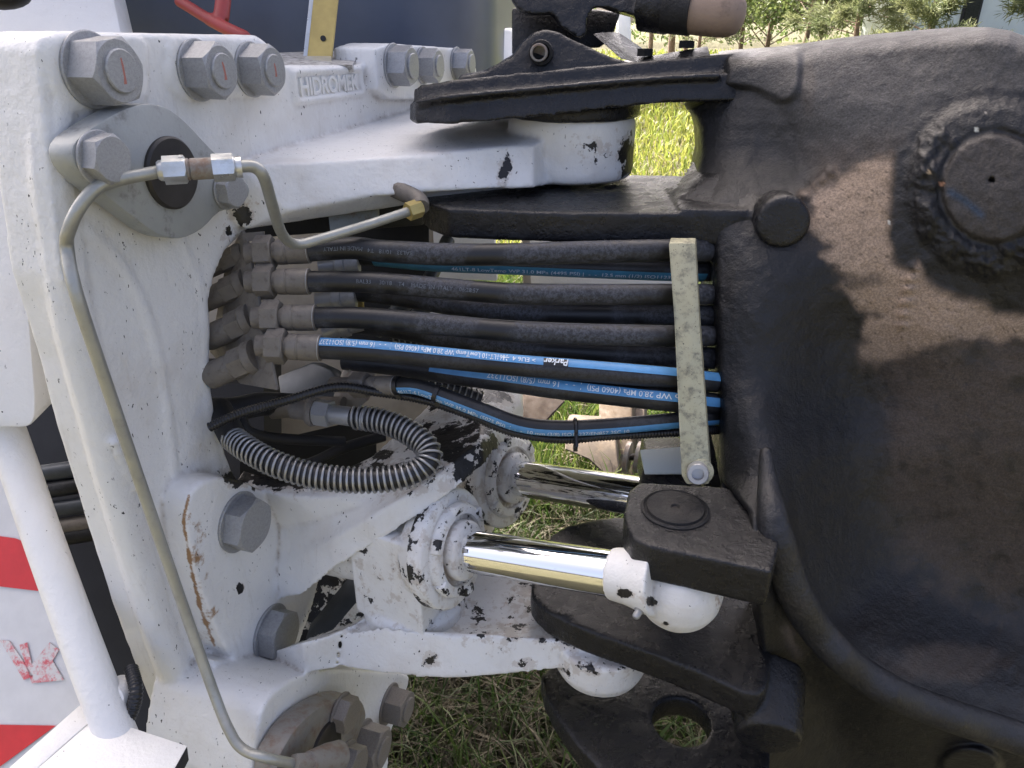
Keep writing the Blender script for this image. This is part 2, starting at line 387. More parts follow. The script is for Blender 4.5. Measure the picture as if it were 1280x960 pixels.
# lower arm with its own lower edge
la = [(300, 826, 1.06), (345, 821, 1.01), (380, 808, .965), (425, 791, .93), (478, 782, .905), (520, 788, .90), (565, 796, .89), (640, 793, .895), (700, 800, .89), (745, 812, .88), (790, 815, .88)]
lb = [(300, 834), (340, 838), (385, 838), (425, 834), (478, 842), (522, 848), (567, 848), (640, 843), (700, 836), (745, 846), (790, 845)]
bk = ZZ([(810, 770), (740, 700), (660, 690), (560, 672), (500, 700), (470, 750), (448, 776), (412, 794), (378, 803)], .82)
g.loft(DD(la) + bk, [D(x, y, q[2]*1.01) for (x, y), q in zip(lb, la)] + [p - ZU*.05 for p in bk])
g.prism(EE([(345, 846), (400, 832), (500, 838), (508, 850), (440, 862), (370, 868)], .10), -N*.12)
g.lathe(Zp(752, 795, .82) + Vector((0, 0, .004)), (0, 0, -1), [(0, .058), (.038, .058), (.052, .052), (.056, .04)], 32)
# body between the arm and the lower flange
g.prism(EE([(268, 825), (330, 826), (372, 815), (420, 800), (500, 830), (512, 846), (430, 850), (360, 870), (320, 905), (300, 960), (270, 940)], .03), -N*.08)
fl_px = sp2([(322, 915), (338, 870), (372, 846), (420, 837), (470, 840), (511, 845), (500, 885), (486, 930), (478, 1010), (400, 1040), (320, 1010)], 3)
g.prism(EE(fl_px, .12), -N*.15)
# upper arm of the hinge
arm_t = DD([(262, 196, .815), (300, 204, .84), (345, 200, .855), (450, 196, .885), (540, 190, .905), (600, 183, .925), (630, 174, .935), (668, 169, .938)]) + [PIV + N*.0 - T*.03 + ZU*1.368, PIV + T*.08 + ZU*1.37, PIV - N*.33 + T*.30 + ZU*1.37]
arm_b = DD([(266, 270, .865), (306, 287, .868), (360, 264, .862), (450, 247, .885), (540, 238, .905), (600, 236, .925), (630, 236, .935), (666, 235, .938)]) + [PIV - T*.03 + ZU*1.30, PIV + T*.08 + ZU*1.30, PIV - N*.33 + T*.30 + ZU*1.30]
for i, p in enumerate(arm_t): p.z = 1.352 if i < 6 else (1.358 if i < 8 else p.z)
g.loft(arm_t, arm_b)
g.lathe(PIV + ZU*1.304, (0, 0, 1), [(0, .075), (.004, .085), (.012, .0875), (.072, .0875), (.082, .083), (.083, .06)], 48)
casting, W = cast('casting', g, M['white'], rf, .0026, 10, .0005)
chips = spots(W, [(370, 597, 80, 15, 1.7), (470, 596, 75, 26, 1.15), (560, 556, 60, 36, 1.12), (470, 560, 40, 30, .8), (560, 590, 50, 18, .72), (600, 520, 40, 40, .8), (350, 592, 70, 26, 1.25), (560, 500, 60, 30, .75), (620, 495, 40, 25, .9), (300, 595, 30, 18, 1.2), (520, 610, 60, 14, .7),
    (786, 195, 22, 40, 1.1), (632, 214, 14, 30, .9), (745, 185, 44, 26, .66), (303, 268, 26, 26, .7), (285, 290, 16, 16, .8), (630, 790, 60, 40, .62), (660, 740, 40, 60, .72), (730, 832, 50, 18, .85), (770, 836, 30, 16, .85),
    (655, 828, 22, 10, .95), (540, 825, 20, 14, .7), (600, 770, 60, 40, .6), (700, 800, 50, 25, .7), (590, 582, 40, 36, .9), (560, 604, 40, 16, .75), (612, 560, 24, 30, .95), (300, 735, 6, 7, 1.3), (420, 780, 60, 30, .62), (500, 650, 60, 14, .45)])
fattr(casting, 'chip', chips)
PX, PY = proj(W); rl = np.exp(-(seg_dist(PX, PY, [(236, 620), (229, 650), (239, 710), (250, 760), (268, 806)])[0]/3.4)**2)*1.25*(np.abs(PY-700) < 130)
fattr(casting, 'rust', np.maximum(rl, spots(W, [(248, 700, 16, 70, .8), (262, 775, 14, 40, .85), (238, 650, 8, 30, .9), (120, 60, 60, 60, .35), (95, 110, 26, 60, .42), (240, 60, 60, 40, .3), (330, 265, 60, 30, .45), (420, 270, 60, 14, .5), (290, 340, 24, 60, .35), (560, 760, 60, 40, .5), (500, 750, 60, 60, .35), (640, 760, 60, 60, .5)])))
# raised maker's lettering
def textmesh(body, size=1.0, shear=0.0, offset=0.0, extrude=0.0, space=1.0):
    c = bpy.data.curves.new('t', 'FONT'); c.body = body; c.size = size; c.shear = shear; c.offset = offset; c.extrude = extrude; c.space_character = space
    c.resolution_u = 3; o = bpy.data.objects.new('t', c); COL.objects.link(o)
    dg = bpy.context.evaluated_depsgraph_get(); dg.update()
    me = bpy.data.meshes.new_from_object(o.evaluated_get(dg)); bpy.data.objects.remove(o); bpy.data.curves.remove(c)
    return me
tm = textmesh('HIDROMEK', 1.0, 0, .02, .5)
xs = [v.co.x for v in tm.vertices]; ys = [v.co.y for v in tm.vertices]; x0, x1, y0, y1 = min(xs), max(xs), min(ys), max(ys)
q = EE([(375, 121), (447, 112), (445, 92), (372, 97)], .0)
for v in tm.vertices:
    u, t = (v.co.x-x0)/(x1-x0), (v.co.y-y0)/(y1-y0)
    p = q[0]*(1-u)*(1-t) + q[1]*u*(1-t) + q[2]*u*t + q[3]*(1-u)*t + N*(.0032 if v.co.z > 0 else -.003)
    v.co = p - OFF[rf]
put('raised_lettering', tm, M['white_clean'], rf)

# ---- nuts, bolts and cover plates of the rear frame
def hexg(R, h, ch=.12, rot=0.0):
    g = G(); n = 48; vs = []; c6 = math.cos(math.pi/6)
    def rad(a):
        b = (a - rot) % (math.pi/3) - math.pi/6; return R*c6/math.cos(b)
    rows = [(0, 1.0), (h*(1-ch), None), (h, c6*.985)]
    for z, k in rows:
        for i in range(n):
            a = 2*math.pi*i/n
            r = rad(a) if k == 1.0 else (rad(a) if k is None else R*k)
            zz = z
            if k is None: zz = h - (rad(a) - R*c6*.985)*.55 - .0004
            vs.append(Vector((r*math.cos(a), r*math.sin(a), zz)))
        if k not in (1.0, None): vs[-n:] = [Vector((min(rad(2*math.pi*i/n), R*k)*math.cos(2*math.pi*i/n), min(rad(2*math.pi*i/n), R*k)*math.sin(2*math.pi*i/n), z)) for i in range(n)]
    fs = [[j*n+k, j*n+(k+1) % n, (j+1)*n+(k+1) % n, (j+1)*n+k] for j in range(2) for k in range(n)] + [list(range(n))[::-1], [2*n+k for k in range(n)]]
    g.add(vs, fs); return g
def orient(p, ax, roll=0.0):
    z = Vector(ax).normalized(); y = ZU - z*ZU.dot(z)
    if y.length < .1: y = Vector((0, 1, 0)) - z*z.y
    y.normalize(); x = y.cross(z); m = Matrix((x, y, z)).transposed().to_4x4()
    return Matrix.Translation(p) @ m @ Matrix.Rotation(roll, 4, 'Z')
NUTM = {}
def nutmesh(kind):
    if kind in NUTM: return NUTM[kind]
    if kind == 'nut': a = mesh_of(hexg(1, 1.12), 'hex_nut', smooth=24)
    elif kind == 'head': a = mesh_of(hexg(1, .78), 'bolt_head', smooth=24)
    elif kind == 'washer': a = mesh_of(G().lathe((0, 0, 0), ZU, [(0, 1.08), (.09, 1.1), (.12, 1.06), (.121, .5)], 40), 'washer')
    elif kind == 'stud':
        a = mesh_of(G().lathe((0, 0, .9), ZU, [(0, .66), (.228, .66), (.229, .62), (.29, .62), (.325, .58), (.326, .01)], 32), 'stud')
    elif kind == 'mark': a = mesh_of(G().add([Vector(q) for q in ((-.05,-.42,1.2285),(.09,-.40,1.2285),(.06,-.1,1.2285),(.03,.2,1.2285),(-.03,.43,1.2285),(-.09,.40,1.2285),(-.05,.1,1.2285),(-.02,-.15,1.2285))], [list(range(8))]), 'paint_mark')
    NUTM[kind] = a; return a
def hexpart(parent, p, ax, R, kind='nut', roll=0.0, mat='zinc', mark=False, washer=True, name=None):
    o = bpy.data.objects.new(name or ('hex_nut' if kind == 'nut' else 'bolt_head'), nutmesh(kind)); COL.objects.link(o); o.parent = parent
    o.matrix_local = Matrix.Translation(-OFF[parent]) @ orient(p, ax, roll) @ Matrix.Scale(R, 4)
    if not o.data.materials: o.data.materials.append(None)
    o.material_slots[0].link = 'OBJECT'; o.material_slots[0].material = M[mat]
    for k, nm, mt in (('washer', 'washer', mat), ('stud', 'stud', mat), ('mark', 'paint_mark', 'red_paint')):
        if (k == 'washer' and not washer) or (k == 'stud' and kind != 'nut') or (k == 'mark' and not mark): continue
        c = bpy.data.objects.new(nm, nutmesh(k)); COL.objects.link(c); c.parent = o
        if not c.data.materials: c.data.materials.append(None)
        if k == 'mark': c.rotation_euler = (0, 0, random.uniform(-.7, .7)); c.scale = (random.uniform(.7, 1.5), random.uniform(.6, 1), 1)
        c.material_slots[0].link = 'OBJECT'; c.material_slots[0].material = M[mt]
    return o
for px, py, R, roll, mk in ((113, 88, .0295, .12, True), (246, 88, .0278, .55, True), (313, 87, .0272, .5, True), (491, 82, .029, .3, False), (528, 82, .0265, .55, False), (570, 80, .0265, .2, False)):
    hexpart(rf, E(px, py, .004 if px < 400 else .02), N, R, 'nut', roll, 'zinc', mk)
dia = sp2([(92, 181), (112, 162), (150, 139), (180, 130), (207, 134), (232, 152), (265, 187), (298, 217), (313, 238), (300, 258), (275, 265), (252, 287), (226, 298), (198, 293), (160, 266), (112, 228), (93, 204)], 3)
cp = part('cover_plate', G().prism(EE(dia, .034), -N*.026), M['plate_zinc'], rf, .0022, 2)
part('hinge_pin', G().lathe(E(209, 216, .03), N, [(0, .034), (.007, .034), (.009, .032), (.0091, .01)], 40), M['pin'], cp)
hexpart(rf, E(123, 198, .0345), N, .0215, 'head', .2, 'zinc'); hexpart(rf, E(282, 238, .0345), N, .0185, 'head', .5, 'zinc')
dl = sp2([(340, 960), (352, 925), (375, 895), (405, 874), (430, 866), (446, 872), (452, 890), (447, 905), (440, 930), (452, 960), (450, 1030), (345, 1040)], 3)
cp2 = part('cover_plate', G().prism(EE([(x+6, y+4) for x, y in dl], .152), -N*.03), M['zinc_rust'], rf, .003, 2)
part('hinge_pin', G().lathe(E(402, 935, .148), N, [(0, .034), (.008, .034), (.01, .031), (.0101, .01)], 40), M['pin'], cp2)
hexpart(rf, E(425, 890, .153), N, .0235, 'head', .5, 'zinc_rust')
hexpart(rf, E(485, 880, .119), N, .031, 'nut', .1, 'zinc_rust'); hexpart(rf, E(450, 930, .119), N, .034, 'nut', .45, 'zinc_rust'); hexpart(rf, E(430, 955, .152), N, .029, 'head', .35, 'zinc_rust')
hexpart(rf, E(297, 652, .0335), N, .034, 'head', .15, 'zinc'); hexpart(rf, E(337, 789, .0335), N, .034, 'head', .35, 'zinc')
# inside of the rear frame
part('inner_wall', G().prism(DD([(190, 220, 1.30), (545, 220, 1.42), (545, 660, 1.45), (190, 680, 1.30)]), Vector((0, .01, 0))), M['beige'], rf)
part('inner_wall', G().prism(DD([(330, 640, 1.12), (480, 640, 1.22), (480, 810, 1.14), (330, 830, 1.08)]), Vector((0, .01, 0))), M['white_chip'], rf)
part('brace', G().prism(DD([(380, 800, 1.05), (400, 808, 1.03), (492, 700, 1.08), (470, 690, 1.12)]), Vector((0, .03, .0))), M['slate'], rf, .004)
part('shade_sheet', G().prism(DD([(300, 560, 1.02), (470, 520, 1.15), (470, 570, 1.2), (300, 620, 1.02)]), Vector((0, 0, -.01))), M['dark'], rf)  # dark sheet standing in for the shaded hole inside the hose loop
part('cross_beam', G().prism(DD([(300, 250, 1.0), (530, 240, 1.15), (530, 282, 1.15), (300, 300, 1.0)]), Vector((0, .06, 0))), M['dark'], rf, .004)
part('dark_backing', G().prism(DD([(425, 240, 1.22), (536, 240, 1.24), (536, 462, 1.24), (425, 455, 1.22)]), Vector((0, .01, 0))), M['dark'], rf)  # added dark sheet, stands in for the gloom and clutter behind the hoses
part('far_panel', G().prism(DD([(540, 278, 1.42), (617, 278, 1.42), (622, 352, 1.42), (545, 349, 1.42)]), Vector((0, .05, 0))), M['white_clean'], rf, .004)
part('far_panel', G().prism(DD([(690, 270, 1.5), (850, 270, 1.5), (850, 357, 1.5), (658, 360, 1.5), (658, 290, 1.5)]), Vector((0, .05, 0))), M['white_clean'], rf, .004)
part('far_panel', G().prism(DD([(520, 385, 1.40), (680, 395, 1.42), (680, 445, 1.42), (530, 450, 1.40)]), Vector((0, .05, 0))), M['white_clean'], rf, .004)
part('brace', G().prism(DD([(652, 282, 1.45), (662, 282, 1.45), (664, 360, 1.45), (654, 360, 1.45)]), Vector((0, .02, 0))), M['beige'], rf, .002)

# ================================================================== FRONT FRAME (black)
ff = thing('front_machine_half', 'black greasy cast front frame with dusty brown side panel and round boss', 'machine frame', (.55, .85, .7))
g = G()
def edge(lo, hi):                                         # near edge low and high lines -> loft
    pass
# upper hinge plate: lower tier, groove, upper tier
def tier(near_t, near_b):
    t_ = DD(near_t); b_ = DD(near_b); th = sum((a.z-b.z) for a, b in zip(t_, b_))/len(t_)
    k, c0 = np.polyfit([p.x for p in t_], [p.z for p in t_], 1)
    F = [Vector((x, y, k*x + c0 - .012)) for x, y in ((.32, 1.22), (.18, 1.30), (.05, 1.28), (-.06, 1.20), (-.12, 1.10))]
    tt = [t_[0] + Vector((0, .03, 0))]
    g.loft(t_ + F, b_ + [p - ZU*th for p in F])
tier([(512, 130, .94), (520, 124, .91), (560, 119, .895), (640, 111, .90), (740, 102, .91), (830, 95, .92), (930, 90, .92)],
     [(512, 150, .94), (520, 155, .91), (560, 156, .895), (640, 150, .90), (740, 138, .91), (830, 129, .92), (930, 126, .92)])
tier([(517, 112, .945), (526, 105, .925), (560, 101, .915), (640, 91, .92), (740, 82, .93), (830, 74, .94), (930, 66, .94)],
     [(517, 126, .945), (526, 124, .925), (560, 121, .915), (640, 113, .92), (740, 104, .93), (830, 97, .94), (930, 92, .94)])
g.tube(spline(DD([(520, 128, .905), (560, 122, .89), (640, 114, .895), (740, 105, .905), (830, 98, .915), (900, 95, .915)]), 4), .004, 8)
g.lathe(PIV + ZU*1.384, (0, 0, 1), [(0, .092), (.02, .092), (.03, .08)], 40)
# lower hinge plate
lp = [(528, 275, .96), (536, 268, .92), (560, 264, .885), (700, 263, .862), (850, 263, .858), (985, 263, .85), (985, 215, 1.05), (800, 222, 1.08), (620, 226, 1.07), (545, 238, 1.02)]
P = DD(lp); z0 = 1.300
for p in P: p.z = z0
g.loft(P, [p - ZU*.036 for p in P])
# column, window edge and gusset
g.loft(DD([(895, 128, 1.0), (990, 130, .95), (990, 130, 1.1), (900, 128, 1.12)]), DD([(895, 240, 1.0), (1000, 260, .95), (1000, 250, 1.1), (900, 222, 1.12)]))
gw = DD([(848, 248, .90), (880, 212, .94), (925, 200, .92), (948, 240, .87), (950, 262, .855), (852, 262, .858)]); g.loft(gw, [p + Vector((0, .08, -.004)) for p in gw])
g.lathe(D(977, 276, .838), -T + Vector((.15, 0, 0.1)), [(-.06, .03), (.008, .030), (.014, .027), (.0145, .01)], 28)
g.prism(DD([(888, 290, .88), (948, 290, .86), (965, 620, .86), (903, 620, .87)]), Vector((.02, .14, 0)))
# lug over the rod eye
lt = ZZ([(780, 640), (783, 657), (792, 673), (812, 683), (852, 691), (965, 715), (975, 680), (960, 622), (905, 608), (835, 604), (800, 603), (786, 612)], 1.028)
g.loft(lt, [p - ZU*.045 for p in lt])
# lower hinge plate pair
b6 = ZZ(sp2([(664, 735), (671, 752), (694, 770), (740, 790), (816, 817), (880, 842), (948, 868), (962, 820), (945, 720), (890, 660), (790, 646), (725, 652), (690, 668), (672, 700)], 3), .872)
g.loft(b6, [p - ZU*.036 for p in b6])
hole = circle(Zp(852, 901, .735), (1, 0, 0), (0, 1, 0), .0345, 32)
b7 = ZZ([(676, 842), (682, 868), (694, 892), (722, 932), (772, 985), (850, 1070), (960, 1070), (965, 860), (900, 800), (760, 815), (690, 832)], .735)
g.prism(b7, -ZU*.034, [hole])
g.tube(spline(DD([(822, 792, .86), (850, 808, .85), (900, 822, .84), (948, 822, .84)]), 6), .006, 8)
g.tube(spline(DD([(700, 768, .88), (745, 788, .865), (820, 815, .835), (940, 860, .79)]), 6), .007, 8)
# inner webs behind
g.prism(DD([(905, 640, 1.02), (980, 640, 1.0), (980, 900, .98), (905, 850, 1.02)]), Vector((0, .05, 0)))
g.prism(DD([(880, 240, 1.12), (1000, 240, 1.10), (1000, 640, 1.08), (880, 640, 1.1)]), Vector((0, .03, 0)))
g.lathe(D(960, 918, .800), Vector((-.20, -.93, -.25)), [(-.07, .045), (-.02, .038), (.0, .035), (.006, .034), (.0061, .01)], 28)
hinge, W = cast('hinge_plates', g, M['black'], ff, .0028, 8, .0008)

# ---- the big side panel, a sculpted sheet with thickness
cp_ = np.array([(880, 70, .95), (872, 140, .96), (874, 185, .955), (866, 215, .95), (905, 170, .925), (890, 250, .885), (890, 330, .87), (893, 450, .865), (902, 600, .845),
    (945, 640, .770), (945, 700, .745), (945, 800, .795), (950, 900, .82), (950, 980, .91),
    (930, 70, .915), (960, 110, .895), (1000, 62, .885), (1000, 120, .862), (945, 180, .905), (975, 200, .89), (930, 260, .865), (940, 400, .838), (950, 520, .825), (1000, 250, .848), (1000, 400, .845), (985, 520, .845),
    (1040, 150, .838), (1100, 60, .83), (1100, 250, .81), (1180, 60, .79), (1240, 40, .765), (1240, 250, .760), (1300, 60, .75), (1400, 100, .72), (1400, 400, .76), (1170, 420, .825), (1240, 420, .815), (1300, 250, .745),
    (1040, 420, .868), (1085, 500, .895), (1080, 620, .905), (1085, 720, .905), (1140, 560, .88), (1240, 600, .875), (1300, 700, .905), (1160, 720, .93), (1160, 790, .888), (1240, 780, .93), (1240, 830, .89), (1170, 832, .852), (1290, 870, .866), (1400, 850, .90), (1060, 772, .858),
    (1010, 620, .84), (1035, 700, .86), (960, 570, .81), (980, 700, .79), (1000, 755, .80), (1045, 815, .815), (1110, 862, .825), (1190, 895, .835), (1280, 925, .845), (1400, 970, .86),
    (1000, 850, .88), (1040, 900, .945), (1080, 960, 1.0), (1180, 990, 1.0), (1000, 1060, 1.05), (1280, 1060, 1.04), (1400, 1060, 1.03)], float)
def rbf_fit(c):
    X = c[:, :2]/300.0; r = np.linalg.norm(X[:, None]-X[None], axis=2); K = np.where(r > 0, r*r*np.log(r+1e-12), 0) + np.eye(len(X))*.001
    Pm = np.c_[np.ones(len(X)), X]; A = np.block([[K, Pm], [Pm.T, np.zeros((3, 3))]]); s = np.linalg.solve(A, np.r_[c[:, 2], 0, 0, 0]); return X, s
RX, RS = rbf_fit(cp_)
def rbf(x, y):
    q = np.c_[x.ravel(), y.ravel()]/300.0; r = np.linalg.norm(q[:, None]-RX[None], axis=2); K = np.where(r > 0, r*r*np.log(r+1e-12), 0)
    return (K @ RS[:-3] + np.c_[np.ones(len(q)), q] @ RS[-3:]).reshape(x.shape)
NU, NV = 215, 380
ytop = lambda x: np.interp(x, [870, 930, 990, 1060, 1120, 1180, 1235, 1262, 1300, 1440], [70, 64, 60, 50, 43, 38, 34, 38, 52, 110])
xleft = lambda y: np.interp(y, [40, 66, 90, 116, 128, 140, 155, 185, 212, 226, 250, 285, 300, 450, 600, 640, 760, 860, 940, 1080], [905, 905, 905, 890, 858, 867, 872, 874, 868, 862, 880, 888, 890, 894, 903, 935, 945, 955, 950, 940])
u = np.linspace(0, 1, NU)[None, :].repeat(NV, 0); v = (np.linspace(0, 1, NV)[:, None]).repeat(NU, 1)
yn = 62 + v*(1070-62); gx = xleft(yn) + (1430-xleft(yn))*u; gy = ytop(gx) + (1070-ytop(gx))*v
dz = rbf(gx, gy)
dz += .05*(1-np.sqrt(np.clip(1-np.clip((.022-v)/.022, 0, 1)**2, 0, 1))) + .02*(1-np.sqrt(np.clip(1-np.clip((.02-u)/.02, 0, 1)**2, 0, 1)))
rim = sp2([(957, 560), (962, 620), (975, 690), (1000, 755), (1045, 815), (1110, 862), (1190, 895), (1280, 925), (1430, 990)], 5, False)
rd, rs = seg_dist(gx, gy, rim)
dz -= .012*np.where(rs > 0, 1-ss(0, 14, rd), 1-ss(10, 34, rd))*ss(540, 660, gy); dz += .012*ss(4, 16, rd)*(rs > 0)*ss(580, 720, gy)
# cap piece at the end of the top rail
cd_, cs_ = seg_dist(gx, gy, sp2([(900, 112), (940, 116), (958, 124), (975, 132), (992, 128), (1003, 110), (1006, 66)], 4, False))
dz -= .010*ss(0, 10, cd_)*(cs_ < 0)*(gx < 1010)*(gy < 140)
# boss
bx, by = 1243, 235; br = np.hypot((gx-bx), (gy-by)*.97)
dz -= .004*(1-ss(61, 66, br)) + .006*(1-ss(94, 116, br)); dz += .002*np.exp(-((br-69)/4)**2) + .012*(np.hypot(gx-1239, gy-225) < 3.5)
ang = np.degrees(np.arctan2(gy-by, gx-bx)); lumpw = np.exp(-((br-88)/20)**2)*ss(60, 100, np.abs(((ang+0) % 360)-20+0)*0+((ang % 360) > 20)*((ang % 360) < 230)*120)
nz = np.array([[mnoise.noise(Vector((x*.05, y*.05, 0))) + .6*mnoise.noise(Vector((x*.1, y*.1, 3))) for x, y in zip(rx, ry)] for rx, ry in zip(gx, gy)])
nl = np.array([[mnoise.noise(Vector((x*.012, y*.012, 20))) for x, y in zip(rx, ry)] for rx, ry in zip(gx, gy)])
nf = np.array([[mnoise.fractal(Vector((x*.035, y*.035, 9)), .75, 2.1, 5) for x, y in zip(rx, ry)] for rx, ry in zip(gx, gy)])
dz -= lumpw*(.0035 + .0075*np.clip(nf, -.6, .9)); dz -= .0012*nz + .003*nl
wd, _ = seg_dist(gx, gy, [(1005, 243), (1036, 215)]); dz -= .007*np.exp(-(wd/7)**2)*(1+.6*nz)         # weld bead
wd, _ = seg_dist(gx, gy, [(1140, 338), (1128, 402)]); dz -= .004*np.exp(-(wd/8)**2)*(.4+.9*(np.sin(gy*.42) > -.2))*(1+.5*nz)   # cast figures
# ends of bosses in the lower right
b2 = np.hypot((gx-1212)/1.5, gy-958); dz -= .02*(1-ss(20, 30, b2))
wp = np.array([[*(CAM + ray(x, y)*d)] for x, y, d in zip(gx.ravel(), gy.ravel(), dz.ravel())])
back = wp + np.array([.01, .07, 0.0])
idx = np.arange(NU*NV).reshape(NV, NU); A = idx[:-1, :-1].ravel(); B = idx[:-1, 1:].ravel(); C_ = idx[1:, 1:].ravel(); D_ = idx[1:, :-1].ravel()
faces = np.c_[A, D_, C_, B].tolist()
ring = list(idx[0, :]) + list(idx[1:, -1]) + list(idx[-1, -2::-1]) + list(idx[-2:0:-1, 0]); nb = NU*NV
faces += [[ring[i], ring[(i+1) % len(ring)], nb+(i+1) % len(ring), nb+i] for i in range(len(ring))]
me = bpy.data.meshes.new('side_panel'); allv = np.r_[wp, back[ring]] - np.array(OFF[ff]); me.from_pydata(allv.tolist(), [], faces)
me.polygons.foreach_set('use_smooth', [True]*len(me.polygons)); me.update()
# panel tint: dry brown dust, grey film, wet black, painted sheen on the rim
n1 = nz.ravel(); n2 = nl.ravel(); X, Y = gx.ravel(), gy.ravel()
n3 = np.array([mnoise.fractal(Vector((x*.03, y*.03, 5)), 1.0, 2.0, 5) for x, y in zip(X, Y)])
blk = np.array([.0085, .0087, .0100]); grey = np.array([.062, .060, .0595]); brn = np.array([.33, .245, .178]); mud = np.array([.052, .0405, .0325])
def el(cx, cy, rx, ry, k=.25): return 1-ss(.55, 1.2, np.sqrt(((X-cx)/rx)**2+((Y-cy)/ry)**2) + n3*k)
c = np.tile(blk, (len(X), 1))
def lay(c, col, m): return c*(1-m[:, None]) + col*m[:, None]
c = lay(c, grey, np.maximum(el(1130, 110, 190, 120, .15), el(1290, 90, 140, 90, .1))*.95)
c = lay(c, grey*.8, el(975, 100, 40, 40, .1)*.7); c = lay(c, mud*.8, el(1010, 110, 10, 40, .1)*.5)
c = lay(c, mud*1.25, el(1215, 560, 160, 180, .25)*.98); c = lay(c, mud*1.1, el(1260, 650, 130, 120, .25)*.9); c = lay(c, blk*1.2, np.clip(n3*2.2-.25, 0, 1)*(Y > 420)*.6)
def soft_poly(pts, w, k=10.0):
    xx, yy = X + n3*k, Y + n1*k*.6; ins = np.zeros(len(X), bool)
    for (ax_, ay_), (bx_, by_) in zip(pts, pts[1:] + pts[:1]):
        if ay_ != by_: ins ^= ((ay_ > yy) != (by_ > yy)) & (xx < (bx_-ax_)*(yy-ay_)/(by_-ay_)+ax_)
    d_ = seg_dist(xx, yy, pts + pts[:1])[0]; return ss(-w, w, np.where(ins, d_, -d_))
c = lay(c, mud*1.3, soft_poly([(1020, 190), (1130, 170), (1150, 300), (1000, 300)], 30)*.7)
c = lay(c, brn, soft_poly([(1112, 195), (1118, 230), (1108, 268), (1130, 300), (1146, 325), (1160, 352), (1240, 385), (1290, 400), (1290, 425), (1180, 425), (1120, 445), (1078, 460), (1066, 430), (1100, 392), (1060, 366), (1032, 322), (1040, 305), (1012, 285), (1008, 240), (1060, 215)], 9, 14)*np.clip(1.05-(Y-380)*.006*(Y > 380), .45, 1))
c = lay(c, blk*1.1, soft_poly([(985, 330), (1040, 345), (1062, 380), (1088, 400), (1078, 450), (1110, 520), (1105, 640), (1120, 760), (1040, 760), (1010, 560)], 16, 22)*.9); c = lay(c, blk*1.2, el(1045, 350, 50, 14, .6)*.6); c = lay(c, mud*1.1, el(1185, 828, 80, 26, .3)*.6)
ringm = 1-ss(118, 136, br.ravel() + n3*9); c = lay(c, blk*1.15, ringm)
c = lay(c, blk*1.15, np.maximum(el(1130, 300, 22, 50, .4), el(1225, 345, 70, 32, .2)))
c = lay(c, np.array([.05, .044, .040]), (1-ss(60, 70, br.ravel()))*.9)
c = lay(c, np.array([.03, .05, .085]), np.exp(-(seg_dist(X, Y, [(1188, 240), (1205, 250), (1226, 268)])[0]/5)**2)*.9)  # bluish streak across the boss face
for sx, sy, sr, cc in ((1221, 162, 2.6, (.6, .6, .55)), (1161, 215, 2.4, (.4, .3, .18)), (1177, 230, 3.6, (.28, .15, .09)), (1112, 278, 2.2, (.5, .5, .45)), (1232, 141, 2.2, (.35, .32, .28))):
    c = lay(c, np.array(cc), (np.hypot(X-sx, (Y-sy)*1.3) < sr)*1.0)
c = lay(c, np.array([.10, .08, .065]), (np.exp(-(seg_dist(X, Y, [(985, 788), (996, 818)])[0]/8)**2)*(n3 > -.1))*.8)
sp_ = RNG.random(len(X)); c = lay(c, blk, (sp_ < .012)*.6)
c = lay(c, grey*.7, np.exp(-((rd.ravel()-2)/13)**2)*ss(560, 640, Y)*.35)  # paler band painted along the rim as its sky sheen
c = np.r_[c, c[ring]]
sidep = put('side_panel', me, M['black_tint'], ff); cattr(sidep, 'tint', c)
rp = rim[:-4]; rx_ = np.array([p[0] for p in rp]); ry_ = np.array([p[1] for p in rp]); rdp = rbf(rx_, ry_)
rg_ = G(); kk = np.linspace(0, 1, len(rp)); rg_.tube([D(x, y, d-.010) for x, y, d in zip(rx_, ry_, rdp)], [float(.006+.0125*min(1, t*4)) for t in kk], 20)
cast('rib', rg_, M['rib'], ff, .0026, 6, .0006)
# small parts on the front frame
part('pin_cap', G().lathe(Zp(844, 637, 1.028) + ZU*.0, (0, 0, 1), [(-.01, .0365), (.0015, .0365), (.003, .034), (.0015, .0325), (.0015, .031), (.004, .030), (.0042, .005), (.002, .0035), (.0021, .001)], 48), M['black_dull'], ff, smooth=50)
part('grease_port', G().lathe(D(829, 700, .752), Vector((-.35, -.93, 0)), [(-.012, .008), (.001, .008), (.0012, .0055), (-.004, .005), (-.0041, .001)], 20), M['dark'], ff)
gus = DD([(572, 96, .95), (606, 90, .95), (640, 71, .95), (655, 51, .95), (667, 41, .95), (682, 37, .95), (700, 41, .95), (720, 52, .95), (770, 74, .95), (800, 82, .95), (800, 100, .95), (572, 112, .95)])
gs, W2 = cast('gusset', G().prism(gus, Vector((0, .05, 0))), M['black'], ff, .003, 4, .001)
part('gusset', G().prism(DD([(740, 42, 1.0), (752, 40, 1.02), (800, 72, 1.05), (796, 78, .985), (776, 74, .97)]), Vector((.03, .06, 0))), M['black'], ff, .003)
part('spring_pin', G().lathe(D(677, 66, .95), Vector((-.1, -1, .05)), [(-.02, .0155), (.010, .0155), (.012, .0145), (.012, .011), (-.01, .0105), (-.0101, .001)], 28), M['black_dull'], ff)
part('spring_pin', G().lathe(D(674, 66, .94), Vector((-.1, -1, .05)), [(-.02, .011), (.008, .011), (.009, .010), (.009, .008), (-.01, .008), (-.0101, .001)], 28), M['zinc_rust'], ff)
cl = part('clamp_plate', G().prism(DD([(798, 72, .99), (885, 57, .98), (889, 70, .95), (800, 84, .95)]), -ZU*.012), M['black'], ff, .002)
